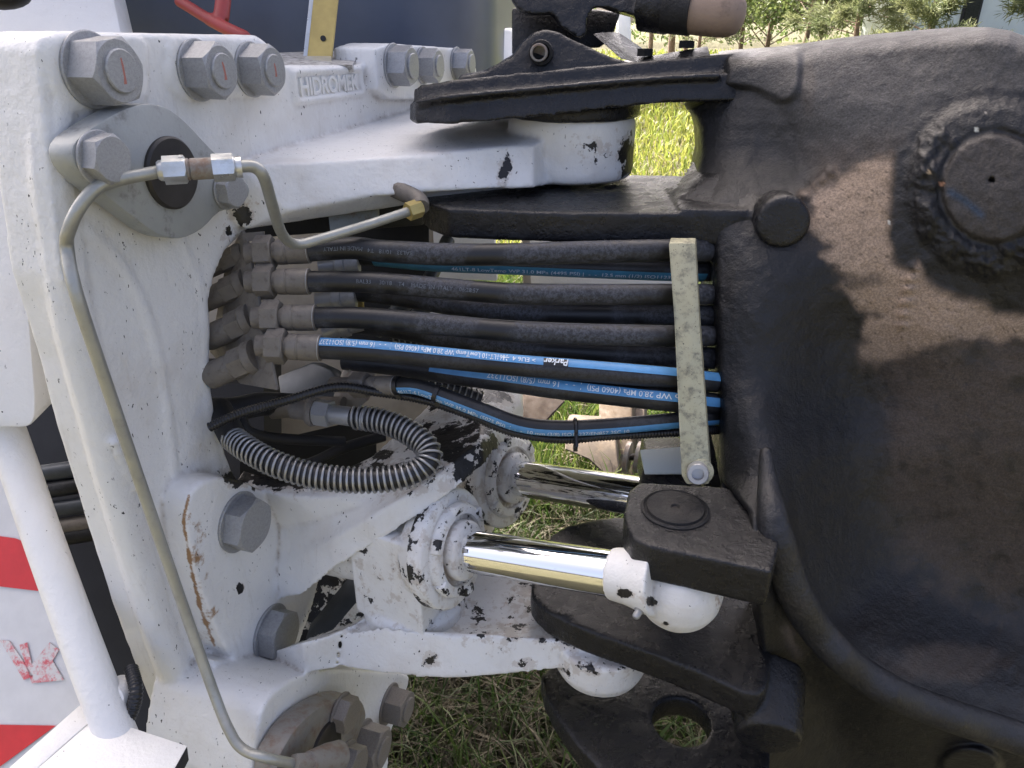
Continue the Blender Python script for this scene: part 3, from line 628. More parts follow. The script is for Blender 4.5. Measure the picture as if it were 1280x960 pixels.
for x, y in ((806, 62), (858, 52)):
    hexpart(ff, D(x, y+8, .985), ZU, .0115, 'head', .3, 'black_dull', False, False)

# ================================================================== steering cylinders
def steering(rod_a, rod_b, da, db, rr, label, near):
    a, b = D(*rod_a, da), D(*rod_b, db); ax = (b-a).normalized()
    t = thing('steering_cylinder', label, 'hydraulic cylinder', a - ax*.1, 'steering cylinders of the hinge')
    part('rod', G().lathe(a - ax*.03, ax, [(0, rr), ((b-a).length+.03, rr)], 64), M['chrome'], t)
    gl = part('gland', G().lathe(a - ax*.040, ax, [(0, rr*2.9), (.016, rr*2.9), (.019, rr*2.78), (.020, rr*2.3), (.028, rr*2.2), (.030, rr*2.08), (.030, rr*1.75), (.024, rr*1.70), (.024, rr*1.45), (.036, rr*1.42), (.039, rr*1.30), (.0392, rr*.9)], 56), M['white_chip'], t, smooth=50)
    for k in range(6):
        th = k*math.pi/3 + .4; u_ = ax.cross(ZU).normalized(); v_ = ax.cross(u_)
        part('gland_lug', G().box(a - ax*.013 + (u_*math.cos(th)+v_*math.sin(th))*rr*2.12, ax*.006, (u_*math.cos(th)+v_*math.sin(th))*rr*.22, (-u_*math.sin(th)+v_*math.cos(th))*rr*.35), M['white_chip'], gl, .002)
    return t, a, b, ax
t1, a1, b1, x1_ = steering((588, 689), (766, 717), .885, .80, .0250, 'near steering cylinder with the longer polished chrome rod ending in a white rod eye', True)
u_ = x1_.cross(ZU).normalized(); v_ = u_.cross(x1_).normalized()
bl = G(); ctr = a1 - x1_*.088; ctr.z = .896
hx_ = Vector((x1_.x, x1_.y, 0)).normalized(); hy_ = ZU.cross(hx_)
bl.box(ctr, hx_*.050, hy_*.056, ZU*.066)
bl.lathe(ctr - x1_*.2, x1_, [(0, .043), (.16, .043)], 32); bl.lathe(Vector((ctr.x, ctr.y, .80)), ZU, [(0, .066), (.03, .066), (.038, .058)], 32)
bl.lathe(a1 - x1_*.06, x1_, [(0, .062), (.022, .068)], 40)
body1, W3 = cast('barrel', bl, M['white'], t1, .0025, 3, .0004)
fattr(body1, 'chip', spots(W3, [(560, 680, 40, 60, .75), (580, 640, 30, 30, .8), (570, 740, 30, 30, .7), (450, 680, 16, 60, .6), (500, 730, 40, 40, .55)], .4)); fattr(body1, 'rust', np.full(len(W3), .25))
re = G(); ec = D(849, 735, .80)
re.ball(ec, .0465, (1.0, 1.0, 1.0), 40); re.lathe(b1 - x1_*.002, x1_, [(0, .0275), (.02, .030), (.05, .038)], 40)
eye1, W4 = cast('rod_eye', re, M['white'], t1, .0024, 5, .0001)
fattr(eye1, 'chip', spots(W4, [(780, 742, 14, 8, 1.1), (812, 752, 14, 9, .9), (775, 730, 14, 10, .6), (832, 780, 10, 5, .9)])); fattr(eye1, 'rust', spots(W4, [(898, 745, 14, 30, .9)]))
part('grease_nipple', G().lathe(D(801, 760, .765), Vector((-.5, -.7, -.3)), [(-.006, .0055), (.004, .0055), (.005, .004), (.011, .004), (.013, .0025), (.0131, .0005)], 16), M['zinc'], t1)
t2, a2, b2_, x2_ = steering((650, 598), (812, 622), 1.12, 1.0, .0270, 'far steering cylinder whose chrome rod runs behind the black lug', False)
bl = G(); u_ = x2_.cross(ZU).normalized(); v_ = u_.cross(x2_).normalized(); ctr = a2 - x2_*.10
ctr -= ZU*.02; bl.box(ctr, x2_*.05, u_*.05, v_*.048); bl.lathe(ctr - ZU*.09, ZU, [(0, .042), (.12, .042)], 32); bl.lathe(a2 - x2_*.06, x2_, [(0, .060), (.02, .064)], 40)
body2, W5 = cast('barrel', bl, M['white'], t2, .003, 5, .0004); fattr(body2, 'chip', np.full(len(W5), .6)); fattr(body2, 'rust', np.full(len(W5), .3))
part('rod_eye', G().lathe(D(835, 626, .99) - ZU*.04, ZU, [(0, .04), (.08, .04)], 32), M['black_dull'], t2, .003)

# ================================================================== hoses
def hose_path(pts, n=10): return spline(DD(pts), n)
class Along:
    def __init__(s, path):
        s.p = path; s.l = [0]
        for a, b in zip(path[:-1], path[1:]): s.l.append(s.l[-1] + (b-a).length)
        s.L = s.l[-1]
    def at(s, q):
        q = min(max(q, 0), s.L - 1e-6); i = max(0, min(len(s.p)-2, int(np.searchsorted(s.l, q)) - 1)); t = (q - s.l[i])/(s.l[i+1]-s.l[i])
        d0 = (s.p[min(i+1, len(s.p)-1)] - s.p[max(i-1, 0)]).normalized(); d1 = (s.p[min(i+2, len(s.p)-1)] - s.p[i]).normalized()
        return s.p[i].lerp(s.p[i+1], t), d0.lerp(d1, t).normalized()
    def near_px(s, px):                                  # distance along the hose nearest to a pixel column
        best = min(range(len(s.p)), key=lambda i: abs(proj(np.array([s.p[i]]))[0][0] - px)); return s.l[best]
    def surf(s, q, ang, r):                              # ang 0 = towards the viewer's side, 90 = top
        p, d = s.at(q); side = Vector((0, -1, 0)); side = (side - d*side.dot(d)).normalized(); top = side.cross(d); 
        if top.z < 0: top = -top
        return p + (side*math.cos(ang) + top*math.sin(ang))*r
def stripe(parent, A, r, q0, q1, a0, a1, mat, name='stripe'):
    g = G(); n = max(8, int((q1-q0)/.008)); k = 6; vs = []
    for i in range(n+1):
        for j in range(k+1): vs.append(A.surf(q0+(q1-q0)*i/n, a0+(a1-a0)*j/k, r+.0004))
    g.add(vs, [[i*(k+1)+j, (i+1)*(k+1)+j, (i+1)*(k+1)+j+1, i*(k+1)+j+1] for i in range(n) for j in range(k)])
    return part(name, g, mat, parent)
def print_on(parent, A, r, body, q0, length, a_mid, h, mat, flip=False, bold=.006, shear=0.0, name='printing', lift=.0008):
    me = textmesh(body, 1.0, shear, bold); xs = [v.co.x for v in me.vertices]; x0, x1 = min(xs), max(xs); off = OFF[parent]
    for v in me.vertices:
        u = (v.co.x-x0)/(x1-x0); y = v.co.y - .35
        q = q0 + length*(1-u if flip else u); a = a_mid + (-y if flip else y)*h/r
        v.co = A.surf(q, a, r + lift) - off
    return put(name, me, mat, parent)
PR = []
def hose(label, pts, r, mat='rubber', group='hydraulic hoses through the hinge', ring=16, name='hydraulic_hose'):
    path = hose_path(pts); A = Along(path)
    t = thing(name, label, 'hose', path[0], group); part('sleeve', G().tube(path, r, ring), M[mat], t, smooth=80); return t, A
def ferrule(t, A, r, px_len=.036, back=.012, mat='fit', nut=True):
    p, d = A.at(.001); e = p - d*px_len
    fp = part('ferrule', G().lathe(e, d, [(-.003, r*.9), (.002, r*.9), (.0022, r*1.10), (px_len*.12, r*1.14), (px_len*.34, r*1.14), (px_len*.36, r*1.08), (px_len*.40, r*1.08), (px_len*.42, r*1.15), (px_len*.98, r*1.16), (px_len+.002, r*1.12), (px_len+.0022, r*.9)], 28), M[mat], t, smooth=40)
    if nut:
        part('coupling_nut', G().add([orient(e - d*.021, d, .2) @ q for q in hexg(r*1.58, .0195).v], hexg(r*1.58, .0195).f), M[mat], t, smooth=24)
        part('adaptor', G().lathe(e - d*(.021+back), d, [(0, r*.95), (back+.002, r*.95)], 24), M[mat], t)
    part('collar', G().lathe(p - d*.001, d, [(0, r*1.13), (.0022, r*1.15), (.0024, r*.9)], 28), M['zinc'], t)
r16 = .0130
h1, A1 = hose('topmost thick black hose with faded grey upside-down lettering, below the black hinge plate', [(384, 313, .86), (440, 310, .86), (480, 314, .86), (560, 318, .86), (640, 318, .86), (740, 315, .86), (840, 313, .86), (900, 313, .9)], r16)
ferrule(h1, A1, r16, .038)
print_on(h1, A1, r16, 'BAL33   10/18   T4   MADE IN ITALY', A1.near_px(405), A1.near_px(518)-A1.near_px(405), math.radians(14), .0062, M['ink_grey'], True, .0)
h1b, A1b = hose('black hose with teal stripe and upright white lettering, partly behind the topmost hose', [(400, 318, .96), (470, 320, .95), (540, 326, .92), (640, 330, .905), (760, 335, .90), (840, 338, .90), (900, 339, .92)], .0128, 'rubber_clean')
stripe(h1b, A1b, .0128, A1b.near_px(470), A1b.near_px(880), math.radians(-62), math.radians(4), M['teal'])
print_on(h1b, A1b, .0128, '461LT-8 LowTemp WP 31.0 MPa (4495 PSI) |  -  -  12.5 mm (1/2) ISO11237', A1b.near_px(572), A1b.near_px(843)-A1b.near_px(572), math.radians(-22), .0066, M['ink'])
h2, A2 = hose('second thick black hose with small upright grey lettering near its dusty ferrule', [(384, 352, .85), (430, 352, .85), (480, 354, .85), (560, 361, .85), (640, 367, .85), (740, 368, .85), (840, 368, .85), (900, 368, .9)], .0122)
ferrule(h2, A2, .0130, .037)
print_on(h2, A2, .0122, 'BAL33     30/18    T4    MADE  IN  ITALY    06:28:57', A2.near_px(448), A2.near_px(597)-A2.near_px(448), math.radians(22), .0060, M['ink_grey'], False, .0)
h2b, A2b = hose('plain dusty black hose running just below and behind the second thick hose', [(410, 362, .97), (470, 366, .95), (530, 375, .92), (590, 385, .90), (650, 391, .89), (740, 393, .885), (840, 394, .885), (900, 395, .9)], .0132)
h3, A3 = hose('third thick black hose with a grey dusty middle, no lettering', [(392, 397, .84), (440, 397, .84), (490, 400, .84), (560, 407, .84), (640, 414, .84), (740, 418, .84), (840, 420, .84), (900, 420, .9)], .0122)
ferrule(h3, A3, .0130, .036)
h3b, A3b = hose('dusty black hose between the third thick hose and the upper blue striped hose', [(420, 402, .98), (480, 408, .95), (560, 422, .91), (640, 433, .88), (740, 441, .875), (840, 446, .875), (900, 448, .9)], .0134)
print_on(h3b, A3b, .0118, 'P50', A3b.near_px(800), A3b.near_px(812)-A3b.near_px(800), math.radians(15), .006, M['ink_grey'], True, .0)
h4, A4 = hose('black hose with a broad blue stripe, upside-down white lettering and a black logo box', [(398, 435, .83), (440, 437, .83), (490, 441, .83), (560, 448, .83), (640, 456, .83), (740, 464, .83), (845, 473, .83), (900, 478, .88)], .0122, 'rubber_clean')
ferrule(h4, A4, .0130, .036)
stripe(h4, A4, .0122, .001, A4.L-.002, math.radians(37), math.radians(92), M['blue'])
print_on(h4, A4, .0122, '461LT-10 LowTemp WP 28.0 MPa (4060 PSI)  |  -  -  16 mm (5/8) ISO11237', A4.near_px(404), A4.near_px(627)-A4.near_px(404), math.radians(58), .0092, M['ink'], True)
print_on(h4, A4, .0122, '> EU6 4', A4.near_px(642), A4.near_px(670)-A4.near_px(642), math.radians(58), .0078, M['ink'], True)
for k in range(3):                                       # snowflake mark
    g = G(); a = k*math.pi/3; q0 = A4.near_px(634); vs = []
    for du, dv in ((-.0042, -.0005), (.0042, -.0005), (.0042, .0005), (-.0042, .0005)):
        x_, y_ = du*math.cos(a)-dv*math.sin(a), du*math.sin(a)+dv*math.cos(a); vs.append(A4.surf(q0+x_, math.radians(60)+y_/.0122, .0122+.0008))
    g.add(vs, [[0, 1, 2, 3]]); part('snowflake_mark', g, M['ink'], h4)
stripe(h4, A4, .01225, A4.near_px(675), A4.near_px(709), math.radians(34), math.radians(82), M['logo_black'], 'logo_box')
print_on(h4, A4, .0122, 'Parker', A4.near_px(678), A4.near_px(706)-A4.near_px(678), math.radians(58), .0112, M['ink'], True, .02, .2, 'logo', .0013)
h5, A5 = hose('black hose with a narrow blue stripe emerging from behind the hose with the logo box', [(430, 449, .92), (500, 457, .91), (560, 466, .89), (620, 474, .87), (700, 485, .85), (780, 494, .84), (847, 501, .835), (900, 506, .88)], .0132, 'rubber_clean')
stripe(h5, A5, .0132, A5.near_px(540), A5.L-.002, math.radians(20), math.radians(66), M['blue'])
print_on(h5, A5, .0132, 'LowTemp WP 28.0 MPa (4060 PSI)  |  -  -  16 mm (5/8) ISO11237', A5.near_px(612), A5.near_px(870)-A5.near_px(612), math.radians(42), .0088, M['ink'], True)
h6, A6 = hose('thin black hose with blue lower stripe sagging above the chrome rods', [(492, 482, .86), (520, 483, .85), (550, 493, .845), (600, 512, .84), (650, 530, .84), (700, 535, .84), (770, 532, .84), (848, 525, .84), (900, 521, .88)], .0090, 'rubber_clean')
stripe(h6, A6, .0090, .002, A6.L-.002, math.radians(-60), math.radians(14), M['blue'])
print_on(h6, A6, .0090, '461LT-6 LowTemp WP 35.0 MPa (5075 PSI)  |  -  -  10 mm (3/8) ISO11237/EN857 2SC 10', A6.near_px(500), A6.near_px(782)-A6.near_px(500), math.radians(-20), .0070, M['ink'])
ferrule(h6, A6, .0098, .034, .03)
for px in (498, 545, 720):                                # cable ties
    q_ = A6.near_px(px); p, d = A6.at(q_)
    tie = single('cable_tie', G().lathe(p - d*.0025 - (ZU*.006 if px == 720 else ZU*0), d, [(0, .0104), (.0, .0112), (.005, .0112), (.005, .0104)], 24).box(p + Vector((0, -.004, -.018 if px == 720 else -.009)), (.0025, 0, 0), (0, .002, 0), (0, 0, .005)) if px != 720 else
                 G().tube([A6.surf(q_, math.radians(k), .0098 + (.012 if 200 < k % 360 < 340 else 0)) for k in range(0, 361, 20)], .0022, 6).box(A6.surf(q_, math.radians(-80), .022), (.0025, 0, 0), (0, .002, 0), (0, 0, .006)), M['conduit'],
                 {498: 'black cable tie next to the ferrule of the thin blue striped hose', 545: 'black cable tie where the thin blue striped hose starts to sag', 720: 'black cable tie holding conduit and thin blue striped hose over the grass'}[px], 'cable tie', 'cable ties on the thin hose')
# corrugated conduit
def corrugated(label, pts, r, pitch=.0035, name='corrugated_conduit'):
    path = hose_path(pts, 12); A = Along(path); n = int(A.L/pitch*4); P = []; R = []
    for i in range(n+1):
        P.append(A.at(A.L*i/n)[0]); R.append(r*(1 if (i % 4) < 2 else .84))
    c = path[0]; t = single(name, G().tube(P, R, 12), M['conduit'], label, 'conduit', smooth=60); return t, A
corrugated('black corrugated conduit running from the white frame to below the thin sagging hose', [(262, 534, .84), (300, 517, .84), (360, 500, .84), (420, 484, .85), (470, 490, .86), (530, 500, .87), (590, 520, .865), (640, 540, .86), (700, 549, .855), (760, 545, .85), (850, 540, .85), (900, 537, .88)], .0056)
corrugated('short black corrugated conduit hanging beside the white guard tube', [(164, 836, .82), (170, 862, .80), (166, 885, .80), (155, 908, .80)], .0075)
# spring guarded hose
def spring_hose(label, pts, r, pitch, wire, q0=.03, q1=None, loops=True):
    path = hose_path(pts, 12); A = Along(path); t = thing('spring_guard_hose', label, 'hose', path[0], 'hoses inside steel spring guards')
    part('sleeve', G().tube(path, r*.88, 16), M['rubber_clean'], t, smooth=80)
    q1 = q1 or A.L; turns = int((q1-q0)/pitch); H = []
    up = ZU
    for i in range(turns*14+1):
        q = q0 + (q1-q0)*i/(turns*14); p, d = A.at(q); up = (up - d*up.dot(d)).normalized(); sd = d.cross(up); a = 2*math.pi*i/14
        H.append(p + (up*math.cos(a)+sd*math.sin(a))*r)
    part('spring', G().tube(H, wire, 6), M['spring'], t, smooth=80); return t, A
sg, SA = spring_hose('bright steel spring guard hose bent in a loop over the chipped white bracket', [(440, 521, .88), (475, 526, .872), (505, 537, .862), (530, 555, .85), (537, 572, .84), (524, 588, .832), (490, 598, .826), (440, 600, .824), (390, 594, .824), (345, 580, .826), (312, 563, .84), (291, 548, .862)], .0138, .0066, .0017, .004)
p, d = SA.at(.0); d = -d
part('end_fitting', G().lathe(p - d*.02, d, [(0, .0135), (.005, .0135), (.0052, .0115), (.045, .0115), (.047, .0105)], 28), M['zinc'], sg)
part('coupling_nut', G().add([orient(p + d*.027, d, .3) @ q for q in hexg(.0165, .02).v], hexg(.0165, .02).f), M['zinc'], sg, smooth=24)
part('flange', G().lathe(p + d*.047, d, [(0, .017), (.004, .0185), (.008, .017), (.0082, .012), (.03, .012)], 28), M['fit'], sg)
part('clamp', G().lathe(D(292, 549, .862), Vector((-.5, .75, .25)), [(0, .0152), (.02, .0158), (.06, .015)], 24), M['dark'], sg, .002)
spring_hose('spring guarded hose half hidden under the black hoses, right of the thin hose ferrule', [(500, 470, .95), (530, 474, .95), (560, 483, .955), (600, 500, .965)], .0112, .0075, .0012, .012)
spring_hose('dark spring guarded hose glimpsed between the black hoses further back', [(490, 412, 1.05), (530, 422, 1.05), (560, 432, 1.05), (590, 452, 1.05)], .017, .0085, .0012, .004)
# bulkhead bracket and the fittings left of it
bb = thing('bulkhead_bracket', 'dirty steel bulkhead plate that holds the row of hose fittings', 'bracket', D(315, 400, .86))
part('plate', G().prism(DD([(284, 318, .90), (302, 288, .865), (308, 300, .86), (346, 488, .82), (300, 480, .86), (262, 440, .90)]), Vector((.002, .004, .0))), M['fit'], bb, .0008)
part('tab', G().prism(DD([(303, 292, .862), (330, 290, .86), (330, 300, .86), (304, 302, .862)]), Vector((0, .003, 0))), M['fit'], bb)
for px, py, d, r, lab in ((302, 318, .885, .0105, 'uppermost dusty pipe fitting left of the bulkhead plate, tucked by the white frame'), (304, 355, .875, .0125, 'second dusty pipe fitting from the top, left of the bulkhead plate'), (312, 400, .865, .0140, 'third dusty pipe fitting from the top, left of the bulkhead plate, with two dark spots'), (316, 447, .85, .0145, 'lowest dusty pipe fitting left of the bulkhead plate, with a blue hose end')):
    o = D(px, py, d); e = D(px-62, py+27, d+.015); ax = (e-o).normalized()
    t = thing('pipe_fitting', lab, 'pipe fitting', o, 'pipe fittings left of the bulkhead plate')
    part('locknut', G().lathe(o - ax*.006, ax, [(0, r*1.35), (.010, r*1.4), (.012, r*1.25)], 28), M['fit'], t)
    part('coupling_nut', G().add([orient(o + ax*.004, ax, .5) @ q for q in hexg(r*1.3, .022).v], hexg(r*1.3, .022).f), M['fit'], t, smooth=24)
    part('sleeve', G().lathe(o + ax*.024, ax, [(0, r*1.02), (.003, r*1.1), (.034, r*1.1), (.037, r*1.0), (.0375, r*.8), (.06, r*.8)], 28), M['fit'], t, smooth=40)
    part('hose_end', G().lathe(o + ax*.058, ax, [(0, r*.85), (.06, r*.85)], 20), M['blue'] if py > 440 else M['rubber'], t)
# grey elbow hoses and brackets inside the opening
single('elbow_hose', G().tube(spline(DD([(250, 512, .90), (290, 512, .93), (330, 505, .96), (390, 508, 1.0)]), 8), .0155, 16), M['rubber_clean'], 'thick black rubber elbow with a clamp inside the opening, beside the white frame edge', 'hose', smooth=80)
single('elbow_pipe', G().tube(spline(DD([(340, 512, .97), (390, 508, .96), (430, 508, .95)]), 8), .0125, 16), M['fit'], 'dirty elbow pipe between the rubber elbow and the spring guard hose', 'pipe', smooth=80)
single('hose_support', G().prism(DD([(346, 470, 1.02), (390, 452, 1.0), (412, 462, .98), (432, 486, .97), (420, 500, .97), (350, 500, 1.0)]), Vector((.01, .02, -.01))), M['slate'], 'curved blue grey support bracket below the lowest row of hose ferrules', 'bracket', bevel=.004)
single('fitting_block', G().prism(DD([(432, 452, .97), (470, 462, .96), (462, 500, .95), (425, 530, .95), (408, 520, .97)]), Vector((.0, .03, -.0))), M['zinc_rust'], 'sloping grey fitting block behind the thin hose ferrule', 'bracket', bevel=.003)
single('hex_adaptor', G().add([orient(D(438, 456, .93), Vector((.3, -.8, .5)), .2) @ q for q in hexg(.0095, .016).v], hexg(.0095, .016).f), M['bright'], 'small bright hexagon adaptor glinting below the hose with the blue stripe', 'fitting', smooth=24)
for (x, y), (x2, y2), d, lab in (((400, 335), (460, 328), .95, 'grey pipe end behind the top two hoses'), ((396, 378), (440, 373), .95, 'grey pipe end behind the second and third hoses'), ((405, 415), (440, 405), .95, 'grey pipe end behind the third hose and the blue striped hose')):
    o, e = D(x, y, d), D(x2, y2, d); ax = (e-o).normalized()
    single('pipe_end', G().lathe(o, ax, [(0, .012), (.02, .012), (.021, .0145), (.032, .0145), (.033, .012), (.05, .0125), (.051, .005)], 24), M['zinc'], lab, 'pipe fitting', 'grey pipe ends behind the hoses')
for pts, lab in (([(470, 415, 1.1), (500, 385, 1.08), (530, 360, 1.1), (560, 300, 1.15)], 'slate grey pipe crossing behind the hoses, left one'), ([(500, 420, 1.12), (530, 385, 1.1), (560, 365, 1.12)], 'slate grey pipe crossing behind the hoses, right one')):
    single('cross_pipe', G().tube(spline(DD(pts), 6), .011, 14), M['slate'], lab, 'pipe', 'slate pipes behind the hoses', smooth=80)
single('rusty_plate', G().prism(rnd(DD([(409, 254, .93), (470, 245, .96), (472, 272, .96), (413, 292, .93)]), .004), Vector((.002, .005, 0))), M['galv'], 'rusty speckled galvanised plate under the white hinge arm', 'plate', bevel=.001)
single('tan_block', G().box(D(449, 380, 1.0), (.006, 0, 0), (0, .004, 0), (0, 0, .007)), M['yellow'], 'small tan block between the second and third hoses', 'block', bevel=.001)
single('drain_hose', G().tube(spline(DD([(300, 545, .96), (330, 585, .97), (380, 582, 1.0), (430, 560, 1.05), (480, 545, 1.08)]), 8), .008, 12), M['rubber_clean'], 'thin dark hose curving behind the spring guard loop', 'hose', smooth=80)
single('black_strap', G().tube(spline(DD([(300, 520, .92), (312, 540, .92), (350, 548, .95), (430, 552, 1.0)]), 8), .007, 10), M['dark'], 'black strap hose hooked under the corrugated conduit', 'hose', smooth=80)

# ---- steel clamp bar
cb = thing('clamp_bar', 'speckled yellowish steel bar clamping the hoses against the black frame', 'bar', D(868, 600, .82))
part('bar', G().prism(rnd(DD([(836, 304, .812), (869, 304, .814), (874, 400, .808), (888, 594, .80), (886, 605, .80), (858, 605, .798), (852, 594, .798), (843, 400, .806)]), .002, 3), Vector((.006, .022, 0))), M['bar'], cb, .0015)
part('socket_bolt', G().lathe(D(872, 591, .793), Vector((-.2, -.9, .35)), [(-.015, .0115), (.008, .0115), (.0095, .0105), (.0095, .0065), (.003, .006), (.0031, .001)], 24), M['zinc'], cb)
part('washer', G().lathe(D(876, 589, .802), Vector((-.2, -.9, .35)), [(-.004, .0135), (.003, .0135), (.0035, .012), (.0036, .003)], 28), M['bar'], cb)

# ---- long steel pipe with its coupling
lpipe = thing('grease_pipe', 'long bent zinc steel pipe running down the face of the white frame', 'pipe', E(140, 520, .03))
r_ = .0057
path = spline([D(208, 213, .665), D(150, 224, .645), D(122, 234, .635), D(100, 258, .630), D(86, 288, .635), D(84, 312, .645)] + [E(x, y, o) for x, y, o in ((97, 372, .026), (140, 500, .026), (188, 640, .032), (235, 775, .048), (268, 868, .075), (286, 912, .10), (303, 936, .12), (335, 948, .15), (390, 958, .175))], 8)
part('pipe', G().tube(path, r_, 14), M['pipe'], lpipe, smooth=80)
part('end_nut', G().add([orient(E(368, 955, .168), E(400, 952, .185)-E(368, 955, .168), .2) @ q for q in hexg(.0115, .022).v], hexg(.0115, .022).f), M['zinc_rust'], lpipe, smooth=24)
part('elbow', G().lathe(E(386, 953, .178), E(420, 945, .19)-E(386, 953, .178), [(0, .012), (.03, .0165), (.05, .017)], 24), M['zinc_rust'], lpipe)
spipe = thing('grease_pipe', 'short bent zinc steel pipe from the coupling down into the opening to a brass end', 'pipe', D(330, 240, .72))
path2 = spline(DD([(270, 210, .672), (300, 208, .682), (318, 209, .69), (330, 222, .70), (340, 255, .735), (350, 287, .775), (361, 302, .80), (376, 305, .815), (400, 299, .825), (460, 281, .85), (515, 263, .88)]), 8)
part('pipe', G().tube(path2, r_, 14), M['pipe'], spipe, smooth=80)
p, d = path2[-1], (path2[-1]-path2[-2]).normalized()
part('end_nut', G().add([orient(p - d*.006, d, .2) @ q for q in hexg(.011, .018).v], hexg(.011, .018).f), M['yellow'], spipe, smooth=24)
part('elbow', G().tube(spline([p + d*.012, p + d*.018 - Vector((.01, -.01, -.006)), p + Vector((-.03, .04, .02))], 6), .011, 14), M['fit'], spipe)
cpa, cpb = D(206, 213, .662), D(290, 209, .679); ax = (cpb-cpa).normalized()
cpl = thing('pipe_coupling', 'hexagon pipe coupling joining two zinc pipes in front of the dark pin', 'pipe fitting', cpa)
part('body', G().lathe(cpa + ax*.018, ax, [(0, .0098), (.002, .0098), (.003, .0085), (.004, .0095), (.024, .0095), (.025, .0085), (.026, .0098), (.03, .0098)], 28), M['pin'] if False else M['zinc_rust'], cpl)
for s_ in (0.0, .041):
    part('coupling_nut', G().add([orient(cpa + ax*(s_-.001), ax, .3) @ q for q in hexg(.0125, .019).v], hexg(.0125, .019).f), M['bright'], cpl, smooth=24)
    part('collar', G().lathe(cpa + ax*(s_-.006 if s_ == 0 else s_+.016), ax, [(0, .0075), (.002, .009), (.008, .0098)], 24), M['bright'], cpl)

# ================================================================== left side: guard, hazard panel, fender
single('fender', G().prism(rnd(DD([(-60, 190, .80), (20, 200, .80), (44, 500, .82), (42, 535, .82), (-60, 535, .82)]), .022, 5), Vector((-.01, .10, 0))), M['white_clean'], 'white rounded fender edge left of the white hinge frame', 'fender', bevel=.004)
rear = thing('hazard_guard', 'white tube guard with red and white striped warning panel beside the hinge frame', 'guard', D(100, 880, .85))
part('guard_tube', G().tube(spline(DD([(-30, 440, .86), (10, 545, .855), (60, 690, .83), (115, 840, .80), (150, 930, .79)]), 6), .0200, 20), M['white_clean'], rear, smooth=80)
pl = DD([(-60, 500, .92), (20, 560, .90), (130, 870, .85)]); pnrm = (pl[1]-pl[0]).cross(pl[2]-pl[0]).normalized()
if pnrm.y > 0: pnrm = -pnrm
def on_panel(x, y, lift=.0012):
    r = ray(x, y); return CAM + r*((pl[0]+pnrm*lift-CAM).dot(pnrm)/r.dot(pnrm))
wp_ = part('warning_panel', G().prism([on_panel(x, y, 0) for x, y in ((-60, 500), (20, 560), (130, 870), (20, 990), (-60, 1000))], -pnrm*.006), M['white_film'], rear)
for nm, poly in (('red_stripe', [(-50, 663), (20, 673), (27, 676), (60, 740), (-50, 727)]), ('red_stripe', [(-50, 905), (70, 907), (-5, 962), (-50, 962)])):
    part(nm, G().prism([on_panel(x, y) for x, y in poly], pnrm*.0006), M['red_film'], wp_)
sm = Mt('red_smear'); smk = sm.ramp(sm.noise(70, 7, .75), .44, .60); sm.set(sm.mix(smk, (.60, .58, .57), (.58, .10, .12)), .5); M['smear'] = sm.m
for poly in ([(0, 800), (12, 801), (42, 845), (30, 850)], [(24, 806), (34, 803), (40, 830), (62, 803), (74, 812), (66, 826), (80, 850), (40, 854)]):
    part('red_smear', G().prism([on_panel(x, y, .0014) for x, y in poly], pnrm*.0004), M['smear'], wp_)
part('foot', G().lathe(D(139, 874, .80), Vector((-.1, -.8, .5)), [(-.02, .020), (.004, .017), (.008, .011), (.0082, .002)], 24), M['white_clean'], rear)
stp = thing('step_plate', 'pale flat step plate with dark folded edge at the lower left', 'step', D(120, 950, .74))
part('tread', G().prism(DD([(30, 975, .72), (122, 895, .80), (234, 932, .77), (205, 985, .72)]), Vector((0, 0, -.004))), M['white_clean'], stp, .001)
part('rail', G().prism(DD([(10, 960, .73), (100, 880, .81), (122, 893, .80), (30, 975, .72)]), Vector((0, .0, -.02))), M['white_clean'], stp, .002)
part('folded_edge', G().prism(DD([(205, 986, .719), (234, 934, .769), (236, 950, .768), (212, 996, .718)]), Vector((-.01, .006, 0))), M['dark'], stp)
rc = thing('rear_chassis', 'chassis interior coloured dark as shade, with black hoses behind the white frame edge', 'chassis', (-.7, 1.2, .6))
part('wall', G().prism(DD([(-80, 480, 1.15), (330, 480, 1.2), (330, 980, 1.1), (-80, 980, 1.05)]), Vector((0, .1, 0))), M['dark'], rc)  # near-black wall stands in for the shaded gap
for k, (y, m_) in enumerate(((585, 'slate'), (606, 'rubber_clean'), (632, 'slate'), (655, 'fit'), (668, 'rubber_clean'))):
    part('hose_run', G().tube(spline(DD([(-20, y+14, 1.02), (60, y+6, 1.02), (150, y-8, 1.04)]), 5), .012, 12), M[m_], rc, smooth=80)

